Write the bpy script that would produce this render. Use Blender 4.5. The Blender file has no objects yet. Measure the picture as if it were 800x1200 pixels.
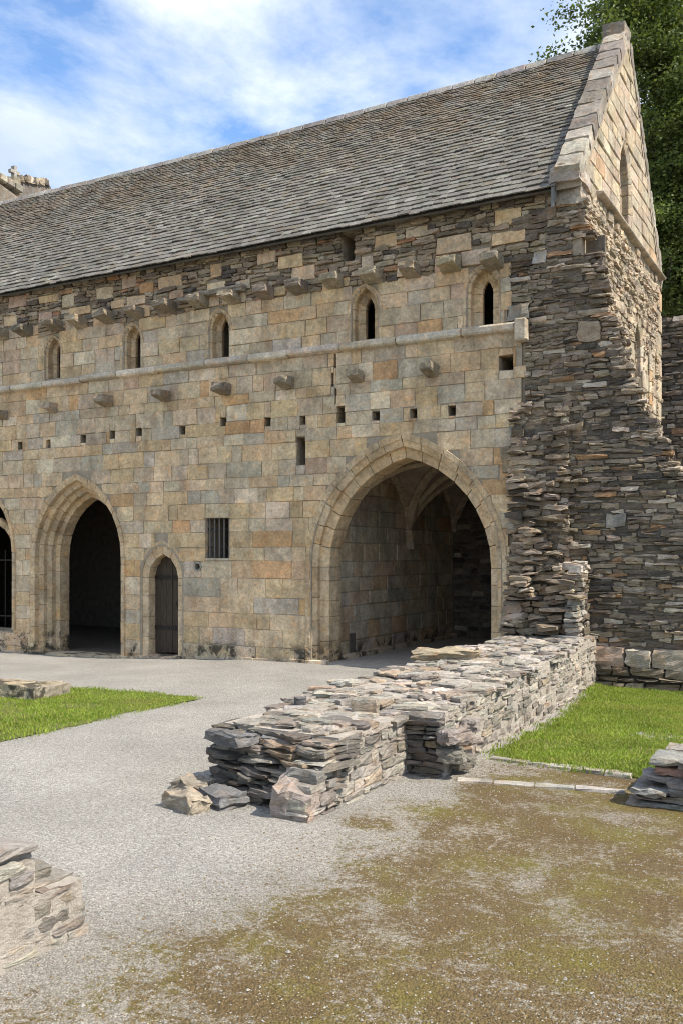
import bpy, math, random
import numpy as np

R = random.Random(7)
NR = np.random.default_rng(11)
scene = bpy.context.scene

# ------------------------------------------------------------------ camera, sky, sun, exposure
FPX, HC, DC = 1105.0, 1.9, 14.2            # focal length in px of the 1200 px frame, eye height, distance to the facade plane
TH = math.atan(610 / 1105.0)
SN, CS = math.sin(TH), math.cos(TH)
cam_d = bpy.data.cameras.new('camera')
cam = bpy.data.objects.new('camera', cam_d)
scene.collection.objects.link(cam)
cam_d.sensor_fit = 'VERTICAL'
cam_d.sensor_height = 36.0
cam_d.lens = 36.0 * FPX / 1200.0
cam_d.shift_y = 50.0 / 1200.0
cam_d.clip_end = 2000
cam.location = (0, -DC, HC)
cam.rotation_euler = (math.radians(90), 0, TH)
scene.camera = cam

SUN_EL, SUN_B = math.radians(50), math.radians(-1)    # the sun stands to the right, almost in the facade plane
sdir = (math.cos(SUN_EL) * math.cos(SUN_B), math.cos(SUN_EL) * math.sin(SUN_B), math.sin(SUN_EL))
sun_d = bpy.data.lights.new('sun', 'SUN')
sun_d.energy = 4.2
sun_d.angle = math.radians(0.6)
sun_d.color = (1.0, 0.93, 0.82)
sun = bpy.data.objects.new('sun', sun_d)
scene.collection.objects.link(sun)
from mathutils import Vector
sun.rotation_euler = Vector(sdir).to_track_quat('Z', 'Y').to_euler()

world = bpy.data.worlds.new('World')
scene.world = world
world.use_nodes = True
wt = world.node_tree
wt.nodes.clear()
def wn(t, **k):
    n = wt.nodes.new(t)
    for a, b in k.items():
        setattr(n, a, b)
    return n
def wmath(op, a, b=None):
    n = wn('ShaderNodeMath', operation=op)
    for i, v in enumerate((a, b)):
        if v is None: continue
        if isinstance(v, (int, float)): n.inputs[i].default_value = v
        else: wt.links.new(v, n.inputs[i])
    return n.outputs[0]
sky = wn('ShaderNodeTexSky', sky_type='NISHITA')
sky.sun_disc = False
sky.sun_elevation = SUN_EL
sky.sun_rotation = math.atan2(sdir[0], sdir[1])
sky.altitude = 100
sky.air_density = 1.0
sky.dust_density = 0.6
sky.ozone_density = 2.0
tc = wn('ShaderNodeTexCoord')
sep = wn('ShaderNodeSeparateXYZ')
wt.links.new(tc.outputs['Generated'], sep.inputs[0])
zz = wmath('ADD', wmath('MAXIMUM', sep.outputs[2], 0.0), 0.22)
px_ = wmath('DIVIDE', sep.outputs[0], zz)
py_ = wmath('DIVIDE', sep.outputs[1], zz)
cmb = wn('ShaderNodeCombineXYZ')
wt.links.new(px_, cmb.inputs[0]); wt.links.new(py_, cmb.inputs[1])
mp = wn('ShaderNodeMapping')
mp.inputs['Location'].default_value = (2.35, 0.6, 0.0)
mp.inputs['Scale'].default_value = (1.0, 1.0, 1.0)
wt.links.new(cmb.outputs[0], mp.inputs[0])
n1 = wn('ShaderNodeTexNoise'); n1.inputs['Scale'].default_value = 1.7; n1.inputs['Detail'].default_value = 9; n1.inputs['Roughness'].default_value = 0.63
n1.inputs['Distortion'].default_value = 0.25
wt.links.new(mp.outputs[0], n1.inputs['Vector'])
rp = wn('ShaderNodeValToRGB')
rp.color_ramp.elements[0].position = 0.385; rp.color_ramp.elements[0].color = (0, 0, 0, 1)
rp.color_ramp.elements[1].position = 0.57; rp.color_ramp.elements[1].color = (1, 1, 1, 1)
wt.links.new(n1.outputs[0], rp.inputs[0])
n2 = wn('ShaderNodeTexNoise'); n2.inputs['Scale'].default_value = 2.2; n2.inputs['Detail'].default_value = 6
wt.links.new(mp.outputs[0], n2.inputs['Vector'])
cr = wn('ShaderNodeValToRGB')
cr.color_ramp.elements[0].position = 0.3; cr.color_ramp.elements[0].color = (2.9, 3.4, 4.2, 1)
cr.color_ramp.elements[1].position = 0.68; cr.color_ramp.elements[1].color = (4.8, 5.1, 5.6, 1)
wt.links.new(n2.outputs[0], cr.inputs[0])
skm = wn('ShaderNodeMixRGB', blend_type='MULTIPLY'); skm.inputs[0].default_value = 1.0
skm.inputs[2].default_value = (0.88, 1.02, 1.14, 1)
wt.links.new(sky.outputs[0], skm.inputs[1])
mixs = wn('ShaderNodeMixRGB')
wt.links.new(wmath('MULTIPLY', rp.outputs[0], 0.93), mixs.inputs[0])
wt.links.new(skm.outputs[0], mixs.inputs[1])
wt.links.new(cr.outputs[0], mixs.inputs[2])
bg = wn('ShaderNodeBackground'); bg.inputs[1].default_value = 0.15
wt.links.new(mixs.outputs[0], bg.inputs[0])
wo = wn('ShaderNodeOutputWorld')
wt.links.new(bg.outputs[0], wo.inputs[0])

scene.view_settings.view_transform = 'Standard'
scene.view_settings.look = 'None'
scene.view_settings.exposure = 0.72
scene.view_settings.gamma = 1.0
scene.render.engine = 'CYCLES'
scene.cycles.use_denoising = True
scene.cycles.filter_width = 1.0
scene.cycles.max_bounces = 8
scene.cycles.diffuse_bounces = 5

# ------------------------------------------------------------------ helpers
COL = scene.collection
WL = {}
def project(p):
    Y = p[..., 1] + DC
    t = -SN * p[..., 0] + CS * Y
    t = np.where(t < 0.3, 0.3, t)
    r = CS * p[..., 0] + SN * Y
    return 400 + FPX * r / t, 650 + FPX * (HC - p[..., 2]) / t
def Fx(u, y=0.0):                       # facade coordinate of an upright at picture column u
    a = (u - 400) / FPX
    return (DC + y) / (CS + SN * a) * (-SN + CS * a)
def Fz(u, v, y=0.0):
    a = (u - 400) / FPX
    return HC + (DC + y) / (CS + SN * a) * (650 - v) / FPX
def sstep(a, b, x):
    t = np.clip((np.asarray(x, float) - a) / (b - a), 0, 1)
    return t * t * (3 - 2 * t)
def gz(x, y):
    return -0.17 * sstep(-9, -14.5, x) - 0.07 * sstep(-3.6, -3.2, x) * sstep(-5.5, -2.0, y)

def put(o, parent=None, loc=(0, 0, 0)):
    COL.objects.link(o)
    loc = tuple(float(v) for v in loc)
    if parent is not None:
        o.parent = parent
        pl = WL[parent.name]
        o.location = (loc[0] - pl[0], loc[1] - pl[1], loc[2] - pl[2])
    else:
        o.location = loc
    WL[o.name] = loc
    return o
def thing(name, label, cat, loc=(0, 0, 0), group=None):
    o = bpy.data.objects.new(name, None)
    o.empty_display_size = 0.3
    put(o, None, loc)
    o['label'] = label; o['category'] = cat; o['kind'] = 'thing'
    if group: o['group'] = group
    return o
def mesh_obj(name, V, faces, mat, parent=None, loc=None, col=None, smooth=False, label=None, cat=None, kind=None):
    V = np.asarray(V, float)
    if loc is None:
        loc = V.mean(0) if parent is not None else (0, 0, 0)
    me = bpy.data.meshes.new(name)
    me.from_pydata((V - np.asarray(loc, float)).tolist(), [], faces if isinstance(faces, list) else faces.tolist())
    if col is not None:
        c = np.asarray(col, float)
        if c.ndim == 1: c = np.tile(c, (len(V), 1))
        at = me.color_attributes.new('Col', 'FLOAT_COLOR', 'POINT')
        at.data.foreach_set('color', np.hstack([c, np.ones((len(c), 1))]).astype(np.float32).ravel())
    if smooth:
        me.polygons.foreach_set('use_smooth', [True] * len(me.polygons))
    me.materials.append(mat)
    me.update()
    o = bpy.data.objects.new(name, me)
    put(o, parent, loc)
    if label: o['label'] = label
    if cat: o['category'] = cat
    if kind: o['kind'] = kind
    return o

# --- stone shapes: eight corners [x][d][z] become a chamfered block or a weathered rock
IDX = lambda i, j, k: i * 4 + j * 2 + k
def _chamfer_topology():
    faces = []
    vid = lambda c, a: c * 3 + a
    cs = [(i, j, k) for i in (0, 1) for j in (0, 1) for k in (0, 1)]
    pos = {}
    for c in cs:
        for a in range(3):
            p = [(-1 if x == 0 else 1) * (1.0 if ax == a else 0.8) for ax, x in enumerate(c)]
            pos[vid(IDX(*c), a)] = np.array(p)
    def add(f):
        p = [pos[i] for i in f]
        n = np.cross(p[1] - p[0], p[2] - p[0])
        faces.append(f if np.dot(n, sum(p)) > 0 else f[::-1])
    for a in range(3):
        for s in (0, 1):
            b, c = [x for x in range(3) if x != a]
            loop = []
            for q in ((0, 0), (1, 0), (1, 1), (0, 1)):
                k = [0, 0, 0]; k[a] = s; k[b] = q[0]; k[c] = q[1]
                loop.append(vid(IDX(*k), a))
            add(loop)
    for e in range(3):
        b, c = [x for x in range(3) if x != e]
        for sb in (0, 1):
            for sc in (0, 1):
                k0 = [0, 0, 0]; k0[b] = sb; k0[c] = sc; k1 = list(k0); k1[e] = 1
                add([vid(IDX(*k0), b), vid(IDX(*k1), b), vid(IDX(*k1), c), vid(IDX(*k0), c)])
    for c in cs:
        add([vid(IDX(*c), 0), vid(IDX(*c), 1), vid(IDX(*c), 2)])
    return faces
CH_F = _chamfer_topology()
BOX_F = []
for a in range(3):
    for s in (0, 1):
        b, c = [x for x in range(3) if x != a]
        loop = []
        for q in ((0, 0), (1, 0), (1, 1), (0, 1)):
            k = [0, 0, 0]; k[a] = s; k[b] = q[0]; k[c] = q[1]
            loop.append(tuple(k))
        p = [np.array(x) - 0.5 for x in loop]
        if np.dot(np.cross(p[1] - p[0], p[2] - p[0]), sum(p)) < 0: loop = loop[::-1]
        BOX_F.append([IDX(*x) for x in loop])
def _grid_topology(n):
    ids, pts, faces = {}, [], []
    def v(p):
        if p not in ids:
            ids[p] = len(pts); pts.append(p)
        return ids[p]
    for a in range(3):
        b, c = [x for x in range(3) if x != a]
        for s in (0, n):
            for i in range(n):
                for j in range(n):
                    q = []
                    for di, dj in ((0, 0), (1, 0), (1, 1), (0, 1)):
                        k = [0, 0, 0]; k[a] = s; k[b] = i + di; k[c] = j + dj
                        q.append(tuple(k))
                    p = [np.array(x, float) - n / 2 for x in q]
                    if np.dot(np.cross(p[1] - p[0], p[2] - p[0]), sum(p)) < 0: q = q[::-1]
                    faces.append([v(x) for x in q])
    return np.array(pts, float) / n, faces
GRID = {n: _grid_topology(n) for n in (3, 4, 5, 6)}
def fix_hand(C):
    e = lambda i: C[:, i] - C[:, 0]
    det = np.einsum('ni,ni->n', e(4), np.cross(e(2), e(1)))
    bad = det < 0
    if bad.any():
        C = C.copy()
        C[bad] = C[bad][:, [4, 5, 6, 7, 0, 1, 2, 3]]
    return C
def chamfer_verts(C, ch):
    ch = np.broadcast_to(np.asarray(ch, float), (len(C),))
    V = np.repeat(C[:, :, None, :], 3, axis=2).copy()          # N,8,3axes,3
    for c in range(8):
        for b in range(3):
            nb = c ^ (4 >> b)
            d = C[:, nb] - C[:, c]
            L = np.linalg.norm(d, axis=1) + 1e-9
            st = d / L[:, None] * np.minimum(ch, 0.32 * L)[:, None]
            for a in range(3):
                if a != b: V[:, c, a] += st
    return V.reshape(len(C), 24, 3)
def rock_verts(C, n, rough=0.08, rnd=0.3, strata=0.0):
    T, F = GRID[n]
    w = np.ones((8, len(T)))
    for c in range(8):
        k = ((c >> 2) & 1, (c >> 1) & 1, c & 1)
        for a in range(3):
            w[c] *= T[:, a] if k[a] else 1 - T[:, a]
    q = T * 2 - 1
    inf = np.abs(q).max(1); l2 = np.linalg.norm(q, axis=1)
    sc = (1 - rnd) + rnd * (1.0 / l2) * 1.12
    sc = np.minimum(sc, 1.0)
    q2 = (q * sc[:, None] + 1) / 2
    w = np.ones((8, len(T)))
    for c in range(8):
        k = ((c >> 2) & 1, (c >> 1) & 1, c & 1)
        for a in range(3):
            w[c] *= q2[:, a] if k[a] else 1 - q2[:, a]
    V = np.einsum('cm,nci->nmi', w, C)
    N = len(C)
    size = np.stack([np.linalg.norm(C[:, 4] - C[:, 0], axis=1), np.linalg.norm(C[:, 2] - C[:, 0], axis=1), np.linalg.norm(C[:, 1] - C[:, 0], axis=1)], 1)
    smin = np.sort(size, 1)[:, 1]
    disp = NR.normal(0, 1, (N, len(T), 3)) * 0.35
    for f in (2.2, 4.5):
        kk = NR.normal(0, f, (N, 3, 3)); ph = NR.uniform(0, 6.28, (N, 3))
        disp += np.sin(np.einsum('mi,nij->nmj', q, kk) + ph[:, None, :]) / f * 1.6
    V = V + disp * (rough * smin)[:, None, None]
    if strata > 0:
        lv = np.rint(T[:, 2] * n).astype(int)
        off = NR.uniform(-1, 1, (N, n + 1))[:, lv]
        ctr = V.mean(1, keepdims=True)
        dv = V - ctr; dv[..., 2] = 0
        V = V + dv * (off * strata)[..., None]
    return V
def emit(C, col, name, mat, parent, ch=0.012, limit=300, rock=0, rough=0.08, rnd=0.3, strata=0.0, mass='remaining_stonework', plain=False, smooth=False):
    """The LIMIT stones that show largest become objects of their own; the rest are one part of kind stuff."""
    C = fix_hand(np.asarray(C, float)); col = np.asarray(col, float)
    if len(C) == 0: return
    if plain: V, F = C, BOX_F
    elif rock: V, F = rock_verts(C, rock, rough, rnd, strata), GRID[rock][1]
    else: V, F = chamfer_verts(C, ch), CH_F
    u, v = project(C)
    area = (u.max(1) - u.min(1)) * (v.max(1) - v.min(1))
    mu, mv = u.mean(1), v.mean(1)
    vis = (mu > -15) & (mu < 815) & (mv > -15) & (mv < 1215)
    order = np.argsort(-(area * vis))
    n_vis = int(vis.sum())
    top = order[:min(limit, n_vis)]
    rest = order[len(top):]
    for i in top:
        mesh_obj(name, V[i], F, mat, parent, C[i].mean(0), col[i], smooth)
    if len(rest):
        m = V.shape[1]
        VV = V[rest].reshape(-1, 3)
        FF = [[x + k * m for x in f] for k in range(len(rest)) for f in F]
        mesh_obj(mass, VV, FF, mat, parent, VV.mean(0), np.repeat(col[rest], m, 0), smooth, kind='stuff')

class Frame:
    def __init__(s, o, ex, en):
        s.o = np.array(o, float); s.ex = np.array(ex, float); s.en = np.array(en, float)
        s.ex /= np.linalg.norm(s.ex); s.en /= np.linalg.norm(s.en)
    def __call__(s, a, d, z):
        return s.o + s.ex * a + s.en * d + np.array((0, 0, z))
def hexa(fr, a0, a1, d0, d1, z0, z1, j=0.0):
    c = []
    for a in (a0, a1):
        for d in (d0, d1):
            for z in (z0, z1):
                c.append(fr(a + R.uniform(-j, j), d + R.uniform(-j, j) * 0.7, z + R.uniform(-j, j)))
    return c
def box_corners(x0, x1, y0, y1, z0, z1):
    return [(x, y, z) for x in (x0, x1) for y in (y0, y1) for z in (z0, z1)]
class Bag:
    def __init__(s): s.C = []; s.K = []
    def add(s, c, k): s.C.append(c); s.K.append(k)
def solid(name, corner_list, mat, parent, col=(0.3, 0.27, 0.23), **kw):
    C = fix_hand(np.array(corner_list, float))
    V = C.reshape(-1, 3)
    F = [[x + 8 * k for x in f] for k in range(len(C)) for f in BOX_F]
    return mesh_obj(name, V, F, mat, parent, V.mean(0), col, **kw)

def minus(iv, ex):
    out = []
    for a, b in iv:
        cur = [(a, b)]
        for e0, e1 in ex:
            nxt = []
            for p, q in cur:
                if e1 <= p or e0 >= q: nxt.append((p, q)); continue
                if e0 > p: nxt.append((p, e0))
                if e1 < q: nxt.append((e1, q))
            cur = nxt
        out += cur
    return out
def lay(bag, fr, bounds, z0, z1, hr, wr, colf, openings=(), gap=0.010, depth=0.14, proud=(0.0, 0.012), j=0.004, wav=0.0, dfun=None, tilt=0.0, toothed=0.0, minw=0.08):
    """Courses of stones in the frame FR between bounds(z) with the openings left out."""
    z = z0
    while z < z1 - 0.02:
        h = R.uniform(*hr)
        if z + h > z1 - 0.6 * hr[0]: h = z1 - z
        zt = z + h
        b0, b1 = bounds((z + zt) / 2)
        if toothed: b0 += R.uniform(-toothed, toothed) * 0; b1 += R.uniform(-toothed, toothed)
        ex = []
        for o in openings:
            e = o.span(z, zt)
            if e:
                ex.append(e)
                if o.rect:
                    for p, q in ((z, o.z0), (o.z1, zt)):
                        if q - p > 0.035 and p >= z - 1e-6 and q <= zt + 1e-6:
                            f = R.uniform(*proud)
                            bag.add(hexa(fr, o.a0 + gap / 2, o.a1 - gap / 2, -depth, f, p + gap / 2, q - gap / 2, j), colf((o.a0 + o.a1) / 2, (p + q) / 2))
        for p, q in minus([(b0, b1)], ex):
            a = p
            while a < q - 0.02:
                w = R.uniform(*wr) * (1.25 if R.random() < 0.15 else 1.0)
                if a + w > q - minw: w = q - a
                am = a + w / 2
                dz = wav * math.sin(am * 2.1 + z * 1.7) + R.uniform(-wav, wav) * 0.3
                base = dfun(am, (z + zt) / 2) if dfun else 0.0
                f = base + R.uniform(*proud)
                c = hexa(fr, a + gap / 2, a + w - gap / 2, base - depth, f, z + gap / 2 + dz, zt - gap / 2 + dz, j)
                if tilt:
                    t = R.uniform(-tilt, tilt); cc = np.mean(c, 0)
                    c = [np.array(x) + np.array((0, 0, np.dot(np.array(x) - cc, fr.ex) * t)) for x in c]
                bag.add(c, colf(am, (z + zt) / 2))
                a += w
        z = zt
class Rect:
    rect = True
    def __init__(s, a0, a1, z0, z1): s.a0, s.a1, s.z0, s.z1 = a0, a1, z0, z1
    def span(s, z, zt):
        return (s.a0, s.a1) if z < s.z1 - 0.01 and zt > s.z0 + 0.01 else None
def curve_pt(cx, a, H, zs, t, side):
    """Two-centred arch: t = 0 springing .. 1 apex."""
    rr = (a * a + H * H) / (2 * a)
    full = math.atan2(H, rr - a) if rr > a else math.pi - math.atan2(H, a - rr)
    full = math.acos(max(-1, min(1, (rr - a) / rr)))
    an = full * t
    return cx + side * (-(rr - a) + rr * math.cos(an)), zs + rr * math.sin(an)
def half_at(a, H, zs, z):
    if z <= zs: return a
    rr = (a * a + H * H) / (2 * a)
    if z - zs >= rr: return 0
    return max(0.0, -(rr - a) + math.sqrt(rr * rr - (z - zs) ** 2))
class Arch:
    rect = False
    def __init__(s, cx, a, apex, zs, zb, inset=0.0):
        s.cx, s.a, s.H, s.zs, s.zb = cx, a, apex - zs, zs, zb
        s.inset = inset
    def span(s, z, zt):
        if zt <= s.zb + 0.01: return None
        a, H = s.a - s.inset, s.H - s.inset
        w = half_at(a, H, s.zs, max(z, s.zb))
        return (s.cx - w, s.cx + w) if w > 0.02 else None
def ring(bag, cx, ai, ao, zi, zo, zs, zb, y0, y1, n, colf, jamb=0.34, gap=0.005, j=0.0025, splay=0.0):
    """Voussoirs and jamb stones between two arch curves; y0 is the front, y1 the back."""
    Hi, Ho = zi - zs, zo - zs
    for side in (-1, 1):
        cuts = np.linspace(0, 1, n + 1) + np.r_[0, NR.uniform(-0.16, 0.16, n - 1) / n, 0]
        for k in range(n):
            t0, t1 = cuts[k] + gap * 0.35, cuts[k + 1] - gap * 0.35
            c = []
            p = {}
            for io, (a, H) in enumerate(((ai, Hi), (ao, Ho))):
                for it, t in enumerate((t0, t1)):
                    p[io, it] = curve_pt(cx, a, H, zs, t, side)
            for io in (0, 1):
                for y in (y1, y0):
                    for it in (0, 1):
                        q = p[io, it]
                        c.append((q[0] + R.uniform(-j, j), y + R.uniform(-j, j) + (splay if io == 0 and y == y0 else 0), q[1] + R.uniform(-j, j)))
            bag.add(c, colf(p[0, 0][0], p[0, 0][1]))
        if zb is None: continue
        z = zb
        while z < zs - 0.02:
            h = jamb * R.uniform(0.75, 1.25)
            if z + h > zs - 0.12: h = zs - z
            xa, xb = sorted((cx + side * ai, cx + side * ao))
            c = []
            for x in (xa, xb):
                for y in (y1, y0):
                    for zz_ in (z + gap / 2, z + h - gap / 2):
                        c.append((x + R.uniform(-j, j), y + R.uniform(-j, j) + (splay if abs(abs(x - cx) - ai) < 1e-6 and y == y0 else 0), zz_))
            bag.add(c, colf(xa, z))
            z += h
def tube(pts, rad, sides=6):
    pts = [np.array(p, float) for p in pts]
    V, F = [], []
    rad = rad if hasattr(rad, '__len__') else [rad] * len(pts)
    for i, p in enumerate(pts):
        d = pts[min(i + 1, len(pts) - 1)] - pts[max(i - 1, 0)]
        d = d / (np.linalg.norm(d) + 1e-9)
        up = np.array((0, 0, 1.0)) if abs(d[2]) < 0.9 else np.array((1.0, 0, 0))
        s = np.cross(d, up); s /= np.linalg.norm(s); t = np.cross(s, d)
        for k in range(sides):
            an = 2 * math.pi * k / sides
            V.append(p + rad[i] * (math.cos(an) * s + math.sin(an) * t))
    for i in range(len(pts) - 1):
        for k in range(sides):
            a, b = i * sides + k, i * sides + (k + 1) % sides
            F.append([a, b, b + sides, a + sides])
    F.append(list(range(sides))[::-1]); F.append([len(V) - sides + k for k in range(sides)])
    return V, F

# ------------------------------------------------------------------ materials
class M:
    def __init__(s, name):
        s.m = bpy.data.materials.new(name); s.m.use_nodes = True
        s.t = s.m.node_tree; s.t.nodes.clear()
        s.b = s.n('ShaderNodeBsdfPrincipled'); s.out = s.n('ShaderNodeOutputMaterial')
        s.t.links.new(s.b.outputs[0], s.out.inputs[0])
        g = s.n('ShaderNodeNewGeometry'); s.pos = g.outputs['Position']
        s.b.inputs['Specular IOR Level'].default_value = 0.25
    def n(s, t, **k):
        x = s.t.nodes.new(t)
        for a, b in k.items(): setattr(x, a, b)
        return x
    def l(s, a, b): s.t.links.new(a, b)
    def attr(s, name='Col'):
        return s.n('ShaderNodeAttribute', attribute_name=name).outputs['Color']
    def noise(s, scale, detail=5, rough=0.6, vec=None, dist=0.0, stretch=None):
        x = s.n('ShaderNodeTexNoise')
        x.inputs['Scale'].default_value = scale; x.inputs['Detail'].default_value = detail
        x.inputs['Roughness'].default_value = rough; x.inputs['Distortion'].default_value = dist
        v = vec or s.pos
        if stretch:
            mm = s.n('ShaderNodeMapping'); mm.inputs['Scale'].default_value = stretch
            s.l(v, mm.inputs[0]); v = mm.outputs[0]
        s.l(v, x.inputs['Vector'])
        return x.outputs[0]
    def ramp(s, src, p0, c0, p1, c1):
        x = s.n('ShaderNodeValToRGB'); e = x.color_ramp.elements
        f = lambda c: (c, c, c, 1) if isinstance(c, (int, float)) else (*c, 1)
        e[0].position, e[0].color = p0, f(c0); e[1].position, e[1].color = p1, f(c1)
        s.l(src, x.inputs[0])
        return x.outputs[0]
    def mix(s, fac, a, b, mode='MIX'):
        x = s.n('ShaderNodeMixRGB', blend_type=mode)
        for i, v in enumerate((fac, a, b)):
            if isinstance(v, (int, float)): x.inputs[i].default_value = v if i == 0 else (v, v, v, 1)
            elif isinstance(v, tuple): x.inputs[i].default_value = (*v, 1)
            else: s.l(v, x.inputs[i])
        return x.outputs[0]
    def math(s, op, a, b=None, clamp=False):
        x = s.n('ShaderNodeMath', operation=op, use_clamp=clamp)
        for i, v in enumerate((a, b)):
            if v is None: continue
            if isinstance(v, (int, float)): x.inputs[i].default_value = v
            else: s.l(v, x.inputs[i])
        return x.outputs[0]
    def map(s, v, a, b, c=0.0, d=1.0):
        x = s.n('ShaderNodeMapRange', interpolation_type='SMOOTHSTEP')
        for i, q in enumerate((v, a, b, c, d)):
            if isinstance(q, (int, float)): x.inputs[i].default_value = q
            else: s.l(q, x.inputs[i])
        return x.outputs[0]
    def xyz(s):
        x = s.n('ShaderNodeSeparateXYZ'); s.l(s.pos, x.inputs[0])
        return x.outputs
    def done(s, color, rough=0.9, bump=None, strength=0.5, dist=0.02):
        if isinstance(color, tuple): s.b.inputs['Base Color'].default_value = (*color, 1)
        else: s.l(color, s.b.inputs['Base Color'])
        if isinstance(rough, (int, float)): s.b.inputs['Roughness'].default_value = rough
        else: s.l(rough, s.b.inputs['Roughness'])
        if bump is not None:
            x = s.n('ShaderNodeBump'); x.inputs['Strength'].default_value = strength; x.inputs['Distance'].default_value = dist
            s.l(bump, x.inputs['Height']); s.l(x.outputs[0], s.b.inputs['Normal'])
        return s.m

def stone_material(name, lo=0.72, hi=1.22, bump_scale=14, strength=0.7, dist=0.02, lichen=0.25, stretch=None, soot=False, lichen_col=(0.5, 0.48, 0.42), streak=False):
    m = M(name)
    base = m.attr()
    big = m.ramp(m.noise(2.3, 4, 0.55), 0.3, lo, 0.72, hi)
    c = m.mix(1.0, base, big, 'MULTIPLY')
    fine = m.ramp(m.noise(22, 8, 0.8, stretch=stretch), 0.30, 0.50, 0.72, 1.42)
    c = m.mix(0.85, c, fine, 'MULTIPLY')
    mid = m.ramp(m.noise(7.5, 7, 0.7, dist=0.5), 0.32, 0.70, 0.70, 1.26)
    c = m.mix(0.9, c, mid, 'MULTIPLY')
    warm = m.ramp(m.noise(5.5, 5, 0.65), 0.50, 0.0, 0.7, 0.7)
    c = m.mix(warm, c, m.mix(1.0, c, (1.12, 0.88, 0.66), 'MULTIPLY'))
    lf = m.math('MULTIPLY', m.ramp(m.noise(9, 8, 0.75, dist=0.6), 0.60, 0.0, 0.68, 1.0), lichen)
    c = m.mix(lf, c, lichen_col)
    dk = m.math('MULTIPLY', m.ramp(m.noise(3.4, 7, 0.7, dist=0.4), 0.62, 0.0, 0.74, 1.0), 0.5)
    c = m.mix(dk, c, m.mix(1.0, c, (0.42, 0.40, 0.38), 'MULTIPLY'))
    if streak:
        st = m.ramp(m.noise(1.0, 7, 0.65, stretch=(2.6, 2.6, 0.35)), 0.50, 0.0, 0.72, 0.62)
        c = m.mix(st, c, m.mix(1.0, c, (0.5, 0.48, 0.46), 'MULTIPLY'))
    if soot:
        z = m.xyz()[2]
        s_ = m.math('MULTIPLY', m.map(z, 0.15, 0.42, 1.0, 0.0), m.ramp(m.noise(2.6, 8, 0.75, dist=0.3), 0.50, 0.0, 0.57, 1.0))
        c = m.mix(m.math('MULTIPLY', s_, 0.88), c, (0.035, 0.032, 0.022))
    b = m.math('ADD', m.noise(bump_scale, 8, 0.7, stretch=stretch), m.math('MULTIPLY', m.noise(bump_scale * 4.5, 4, 0.6), 0.35))
    return m.done(c, 0.93, b, strength, dist)

MAT_ASHLAR = stone_material('ashlar_sandstone', bump_scale=11, strength=0.55, dist=0.02, lichen=0.3, soot=True, streak=True)
MAT_RUBBLE = stone_material('slaty_rubble', 0.65, 1.25, 16, 0.9, 0.03, 0.30, stretch=(1, 1, 3.2), lichen_col=(0.42, 0.39, 0.34))
MAT_FIELD = stone_material('weathered_fieldstone', 0.7, 1.2, 18, 1.0, 0.028, 0.42, stretch=(1, 1, 2.6), lichen_col=(0.55, 0.50, 0.45))
MAT_COPING = stone_material('coping_stone_weathered', 0.7, 1.2, 12, 0.9, 0.03, 0.7, lichen_col=(0.56, 0.51, 0.42))
def _mortar(name, c0, c1):
    m = M(name)
    c = m.ramp(m.noise(7, 7, 0.7), 0.3, c0, 0.7, c1)
    return m.done(c, 0.97, m.noise(40, 6, 0.7), 0.9, 0.03)
MAT_MORTAR = _mortar('lime_mortar', (0.27, 0.215, 0.15), (0.46, 0.385, 0.285))
MAT_EARTH_AND_SHADE = _mortar('earthy_core_and_shade', (0.09, 0.076, 0.058), (0.19, 0.16, 0.125))  # earth of the wall cores; also the painted shade inside the rooms
MAT_PALEM = _mortar('pale_lime_mortar', (0.33, 0.285, 0.235), (0.54, 0.475, 0.395))
def _slate():
    m = M('roof_slate')
    base = m.attr()
    c = m.mix(1.0, base, m.ramp(m.noise(1.3, 8, 0.72, dist=0.4), 0.30, 0.66, 0.70, 1.28), 'MULTIPLY')
    c = m.mix(0.7, c, m.ramp(m.noise(30, 6, 0.7), 0.3, 0.65, 0.7, 1.3), 'MULTIPLY')
    zz_ = m.xyz()[2]
    brown = m.math('MULTIPLY', m.map(zz_, 8.4, 10.6), m.ramp(m.noise(1.6, 6, 0.65), 0.40, 0.0, 0.62, 0.75))
    c = m.mix(brown, c, m.mix(1.0, c, (1.05, 0.82, 0.60), 'MULTIPLY'))
    lf = m.math('MULTIPLY', m.ramp(m.noise(7, 8, 0.75, dist=0.5), 0.57, 0.0, 0.64, 1.0), 0.5)
    c = m.mix(lf, c, (0.30, 0.29, 0.235))
    return m.done(c, 0.8, m.noise(30, 6, 0.7), 0.6, 0.01)
MAT_SLATE = _slate()
def _iron():
    m = M('rusted_iron')
    return m.done(m.ramp(m.noise(30, 5), 0.35, (0.012, 0.011, 0.010), 0.75, (0.045, 0.032, 0.024)), 0.7, m.noise(60, 4), 0.3, 0.004)
MAT_IRON = _iron()
def _steel():
    m = M('grey_painted_iron')
    return m.done(m.ramp(m.noise(40, 4), 0.35, (0.10, 0.095, 0.085), 0.75, (0.19, 0.17, 0.15)), 0.65)
MAT_STEEL = _steel()
def _wood():
    m = M('weathered_oak')
    g = m.noise(9, 7, 0.7, stretch=(9, 9, 0.6))
    return m.done(m.ramp(g, 0.3, (0.03, 0.022, 0.015), 0.72, (0.095, 0.072, 0.05)), 0.85, g, 0.6, 0.008)
MAT_WOOD = _wood()
def _plaster():
    m = M('rough_vault_plaster')
    c = m.ramp(m.noise(3.2, 8, 0.7), 0.3, (0.24, 0.19, 0.135), 0.72, (0.44, 0.365, 0.275))
    return m.done(c, 0.95, m.noise(14, 8, 0.7), 0.8, 0.03)
MAT_PLASTER = _plaster()

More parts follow.
